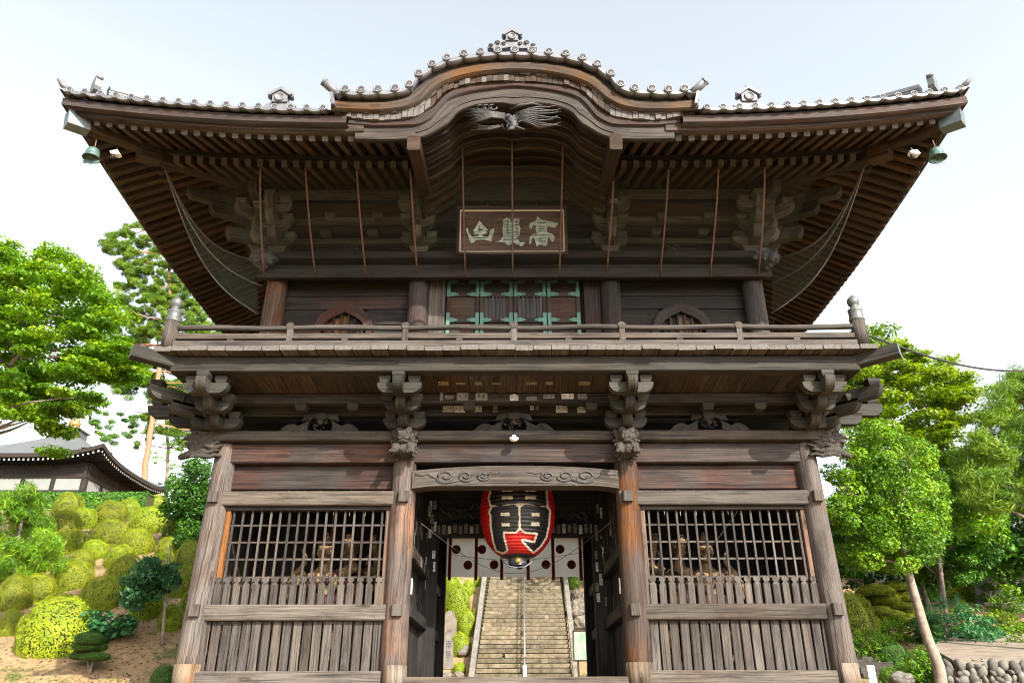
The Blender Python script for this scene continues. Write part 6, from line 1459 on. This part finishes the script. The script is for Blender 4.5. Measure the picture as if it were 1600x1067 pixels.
bx((p.x - .27, -.03, p.z - .50), (p.x + .27, .0, p.z + .50)).build('map_panel', plain('map_print', (.30, .36, .26), .6, 0, 5, .4, c2=(.10, .24, .11)), nb_)
for q in (((-.30, -.05, -.53), (.30, .02, -.47)), ((-.30, -.05, .47), (.30, .02, .53)), ((-.30, -.05, -.47), (-.25, .02, .47)), ((.25, -.05, -.47), (.30, .02, .47))): bx((p.x + q[0][0], q[0][1], p.z + q[0][2]), (p.x + q[1][0], q[1][1], p.z + q[1][2])).build('frame', M['brown'], nb_)
bx((p.x - .16, -.02, -.1), (p.x - .09, .03, p.z - .53)).build('post', M['brown'], nb_)

# ------------------------------------------------------------------ right garden: steps, sign, cobble wall, path
gs = thing('garden_steps', 'dark timber-edged steps climbing beside the right outer column', 'steps', tuple(hit(1385, 1060))); g0 = Vector(gs.location)
for k in range(9): bx((-.55 + .10 * k, .34 * k, -.2 + .15 * k), (.35 + .10 * k, .34 * k + .4, .12 + .15 * k), c=.02).build('step', M['grey'], gs)
ws = thing('white_sign', 'small white sign board with black characters beside the garden steps', 'sign', tuple(W(1362, 1076, 2.6))); 
p = W(1363, 1056, 2.6) - Vector(ws.location); slip(Vector(ws.location) + p, .13, .36, '立入禁', 'white', None); o = [q for q in col.objects if q.name.startswith('paper_slip') and q.parent is None][0]; o.name = 'panel'; o.parent = ws; o.location = -Vector(ws.location)
bx((-.012, .005, -.1), (.012, .02, p.z + .1)).build('post', M['grey'], ws)
yW = 4.0; zw1 = Zp(1042, yW); zw0 = zw1 - .55
cw = thing('cobble_wall', 'low retaining wall of round river cobbles at the right edge', 'wall', (Xp(1530, 1050, yW), yW, zw0)); xo = cw.location.x; random.seed(71)
bm = bmesh.new(); bmesh.ops.create_icosphere(bm, subdivisions=2, radius=1); cme = []
for q in range(4):
    b2 = bm.copy()
    for v in b2.verts: v.co *= 1 + .32 * noise.noise(v.co * 1.1 + V(q * 7, 0, 0))
    me = bpy.data.meshes.new('cobble'); b2.to_mesh(me); b2.free(); me.materials.append(M['pebble']); me.polygons.foreach_set('use_smooth', [True] * len(me.polygons)); cme.append(me)
bm.free()
for r_ in range(5):
    x = -.45 + (r_ % 2) * .1 - .06 * r_
    while x < 3.2: s_ = rn(.065, .135); inst('cobble', random.choice(cme), cw, (x, rn(-.03, .03) + .05 * r_, .06 + r_ * .125 + rn(-.02, .02)), (rn(0, 6), rn(0, 6), rn(0, 6)), (s_ * rn(.9, 1.25), s_ * .8, s_ * rn(.6, .95))); x += s_ * 1.75
bx((-.6, .30, -.1), (3.2, .6, .52)).build('wall_core', M['soil'], cw)
tag(MB().prism([(xo - .1, yW + .3, zw1 - .03), (xo + 9, yW + .3, zw1 - .03), (xo + 14, 12.5, zw1 + 1.25), (xo + 4.0, 12.5, zw1 + 1.25), (xo + 1.2, 8, zw1 + .55)], (0, 0, .05)).build('sandy_path', plain('pale_sand', (.24, .19, .14), .95, 0, 2.5, .45, .5, bscale=12), None), None, None, None, 'structure')
for k, (px, py) in enumerate(((1520, 1003), (1575, 1010))):
    pass

# ------------------------------------------------------------------ buildings
hl = thing('temple_hall', 'old temple hall with a grey pyramid roof and golden finial above the azalea slope', 'building', (-26.8, 32.5, 7.15)); h0 = Vector(hl.location)
ze = 12.95 - 7.5; hw = 4.6; zap = 15.35 - 7.5
bx((-3.4, -3.4, 0), (3.4, 3.4, ze - .2), c=.01).build('wall', M['plaster'], hl)
for sg in ((-3.45, -3.45, 3.45, -3.35), (3.35, -3.45, 3.45, 3.45)): bx((sg[0], sg[1], 4.42), (sg[2], sg[3], ze - .15)).build('eave_shadow_band', M['dark'], hl); bx((sg[0] - .02, sg[1] - .02, 0), (sg[2] + .02, sg[3] + .02, 3.62)).build('dark_wainscot', M['dark'], hl)  # upper band paints in the eave shadow; the wainscot is dark wood
for q in range(-2, 3):
    bx((q * 1.65 - .12, -3.46, 0), (q * 1.65 + .12, -3.36, ze - .2)).build('wall_post', M['dark'], hl); bx((3.36, q * 1.65 - .12, 0), (3.46, q * 1.65 + .12, ze - .2)).build('wall_post', M['dark'], hl)
for z_ in (3.5, 4.4): bx((-3.5, -3.48, z_), (3.5, -3.38, z_ + .22)).build('wall_beam', M['dark'], hl); bx((3.38, -3.5, z_ + .001), (3.48, 3.5, z_ + .221)).build('wall_beam', M['dark'], hl)
mb = MB(); n, mm_ = 16, 10
for side in range(4):
    i0 = len(mb.v); Rz = Matrix.Rotation(side * math.pi / 2, 3, 'Z')
    for j in range(mm_ + 1):
        k = j / mm_; rr = hw * (1 - k) + .55 * k; zz = ze + (zap - ze) * (k ** 1.35)
        for i in range(n + 1): t = -1 + 2 * i / n; mb.v.append(Rz @ V(t * rr, -rr, zz + .55 * abs(t) ** 3 * (1 - k) ** 2))
    for j in range(mm_):
        for i in range(n): a = i0 + j * (n + 1) + i; mb.face([a, a + 1, a + n + 2, a + n + 1], [(0, 0)] * 4, 0, True)
    for i in range(n):                      # fascia
        a = i0 + i; p0, p1 = mb.v[a], mb.v[a + 1]; b0 = len(mb.v); mb.v += [p0 - V(0, 0, .22), p1 - V(0, 0, .22), p0 * 1 - V(0, 0, .24) - (Rz @ V(0, -1.2, 0)), p1 - V(0, 0, .24) - (Rz @ V(0, -1.2, 0))]
        mb.face([a, b0, b0 + 1, a + 1], [(0, 0)] * 4, 1); mb.face([b0, b0 + 2, b0 + 3, b0 + 1], [(0, 0)] * 4, 1)
rf = mb.build('roof', [M['slate'], M['dark']], hl)
for k in range(34):
    t = -.97 + 1.94 * k / 33; zz = ze - .36 + .5 * abs(t) ** 3
    bx((t * hw * .97 - .045, -hw + .12, zz), (t * hw * .97 + .045, -hw + 1.4, zz + .10), me=1, c=.005).build('rafter', [M['dark'], M['white']], hl); bx((hw - 1.4, t * hw * .97 - .045, zz), (hw - .12, t * hw * .97 + .045, zz + .10), me=1, c=.005).build('rafter', [M['dark'], M['white']], hl)
bx((-.62, -.62, zap - .1), (.62, .62, zap + .35)).build('finial_base', M['slate'], rf); bx((-.72, -.72, zap + .35), (.72, .72, zap + .43)).build('finial_base', M['slate'], rf)
MB().lathe([(.35, zap + .43), (.40, zap + .5), (.2, zap + .58), (.33, zap + .75), (.36, zap + .9), (.25, zap + 1.08), (.06, zap + 1.2), (0, zap + 1.35)], (0, 0, 0), 18, cap=False).build('finial', M['gold'], rf)
p = W(1582, 850, 17); hb_ = thing('garden_house', 'white-walled house with a grey tiled roof half hidden by the right-hand trees', 'building', (p.x, 17, float(terrain(p.x, 17)))); z0 = Zp(850, 17) - hb_.location.z
bx((-1.6, 0, -1), (7, 5, z0 + 2.2)).build('wall', M['plaster'], hb_); bx((-1.3, -.04, z0 - .9), (.2, .02, z0 + .9)).build('window', M['dark'], hb_)
MB().prism([(-2.6, -1.0, z0 + 2.0), (8, -1.0, z0 + 2.0), (8, 2.5, z0 + 4.0), (-2.6, 2.5, z0 + 4.0)], (0, -.08, .15)).build('roof', M['slate'], hb_)
p = W(1462, 708, 19); hc = thing('tiled_roof_house', 'distant house with a pale grey tiled roof glimpsed between the right-hand trees', 'building', (p.x, 19, float(terrain(p.x, 19)))); z0 = p.z - hc.location.z
bx((-2.2, .6, -1), (3.4, 5, z0)).build('wall', M['plaster'], hc)
rf = MB().prism([(-3, 0, z0 - .5), (4, 0, z0 - .5), (3.6, 3, z0 + .9), (-2.6, 3, z0 + .9)], (0, -.06, .12)).build('roof', M['slate'], hc)
for k in range(20): MB().tube([(-2.9 + k * .35, -.05, z0 - .34), (-2.55 + k * .32, 2.95, z0 + 1.06)], .06, 6).build('tile_row', M['tile'], hc)
tag(MB().tube([W(1346, 520, .5).lerp(W(1640, 578, 4), k / 20) - V(0, 0, .30 * math.sin(math.pi * k / 20)) for k in range(21)], .02, 6).build('power_cable', M['black'], None), 'black cable sagging from the right balcony post to the right edge', 'cable')
bpy.data.scenes.remove(_tmp)
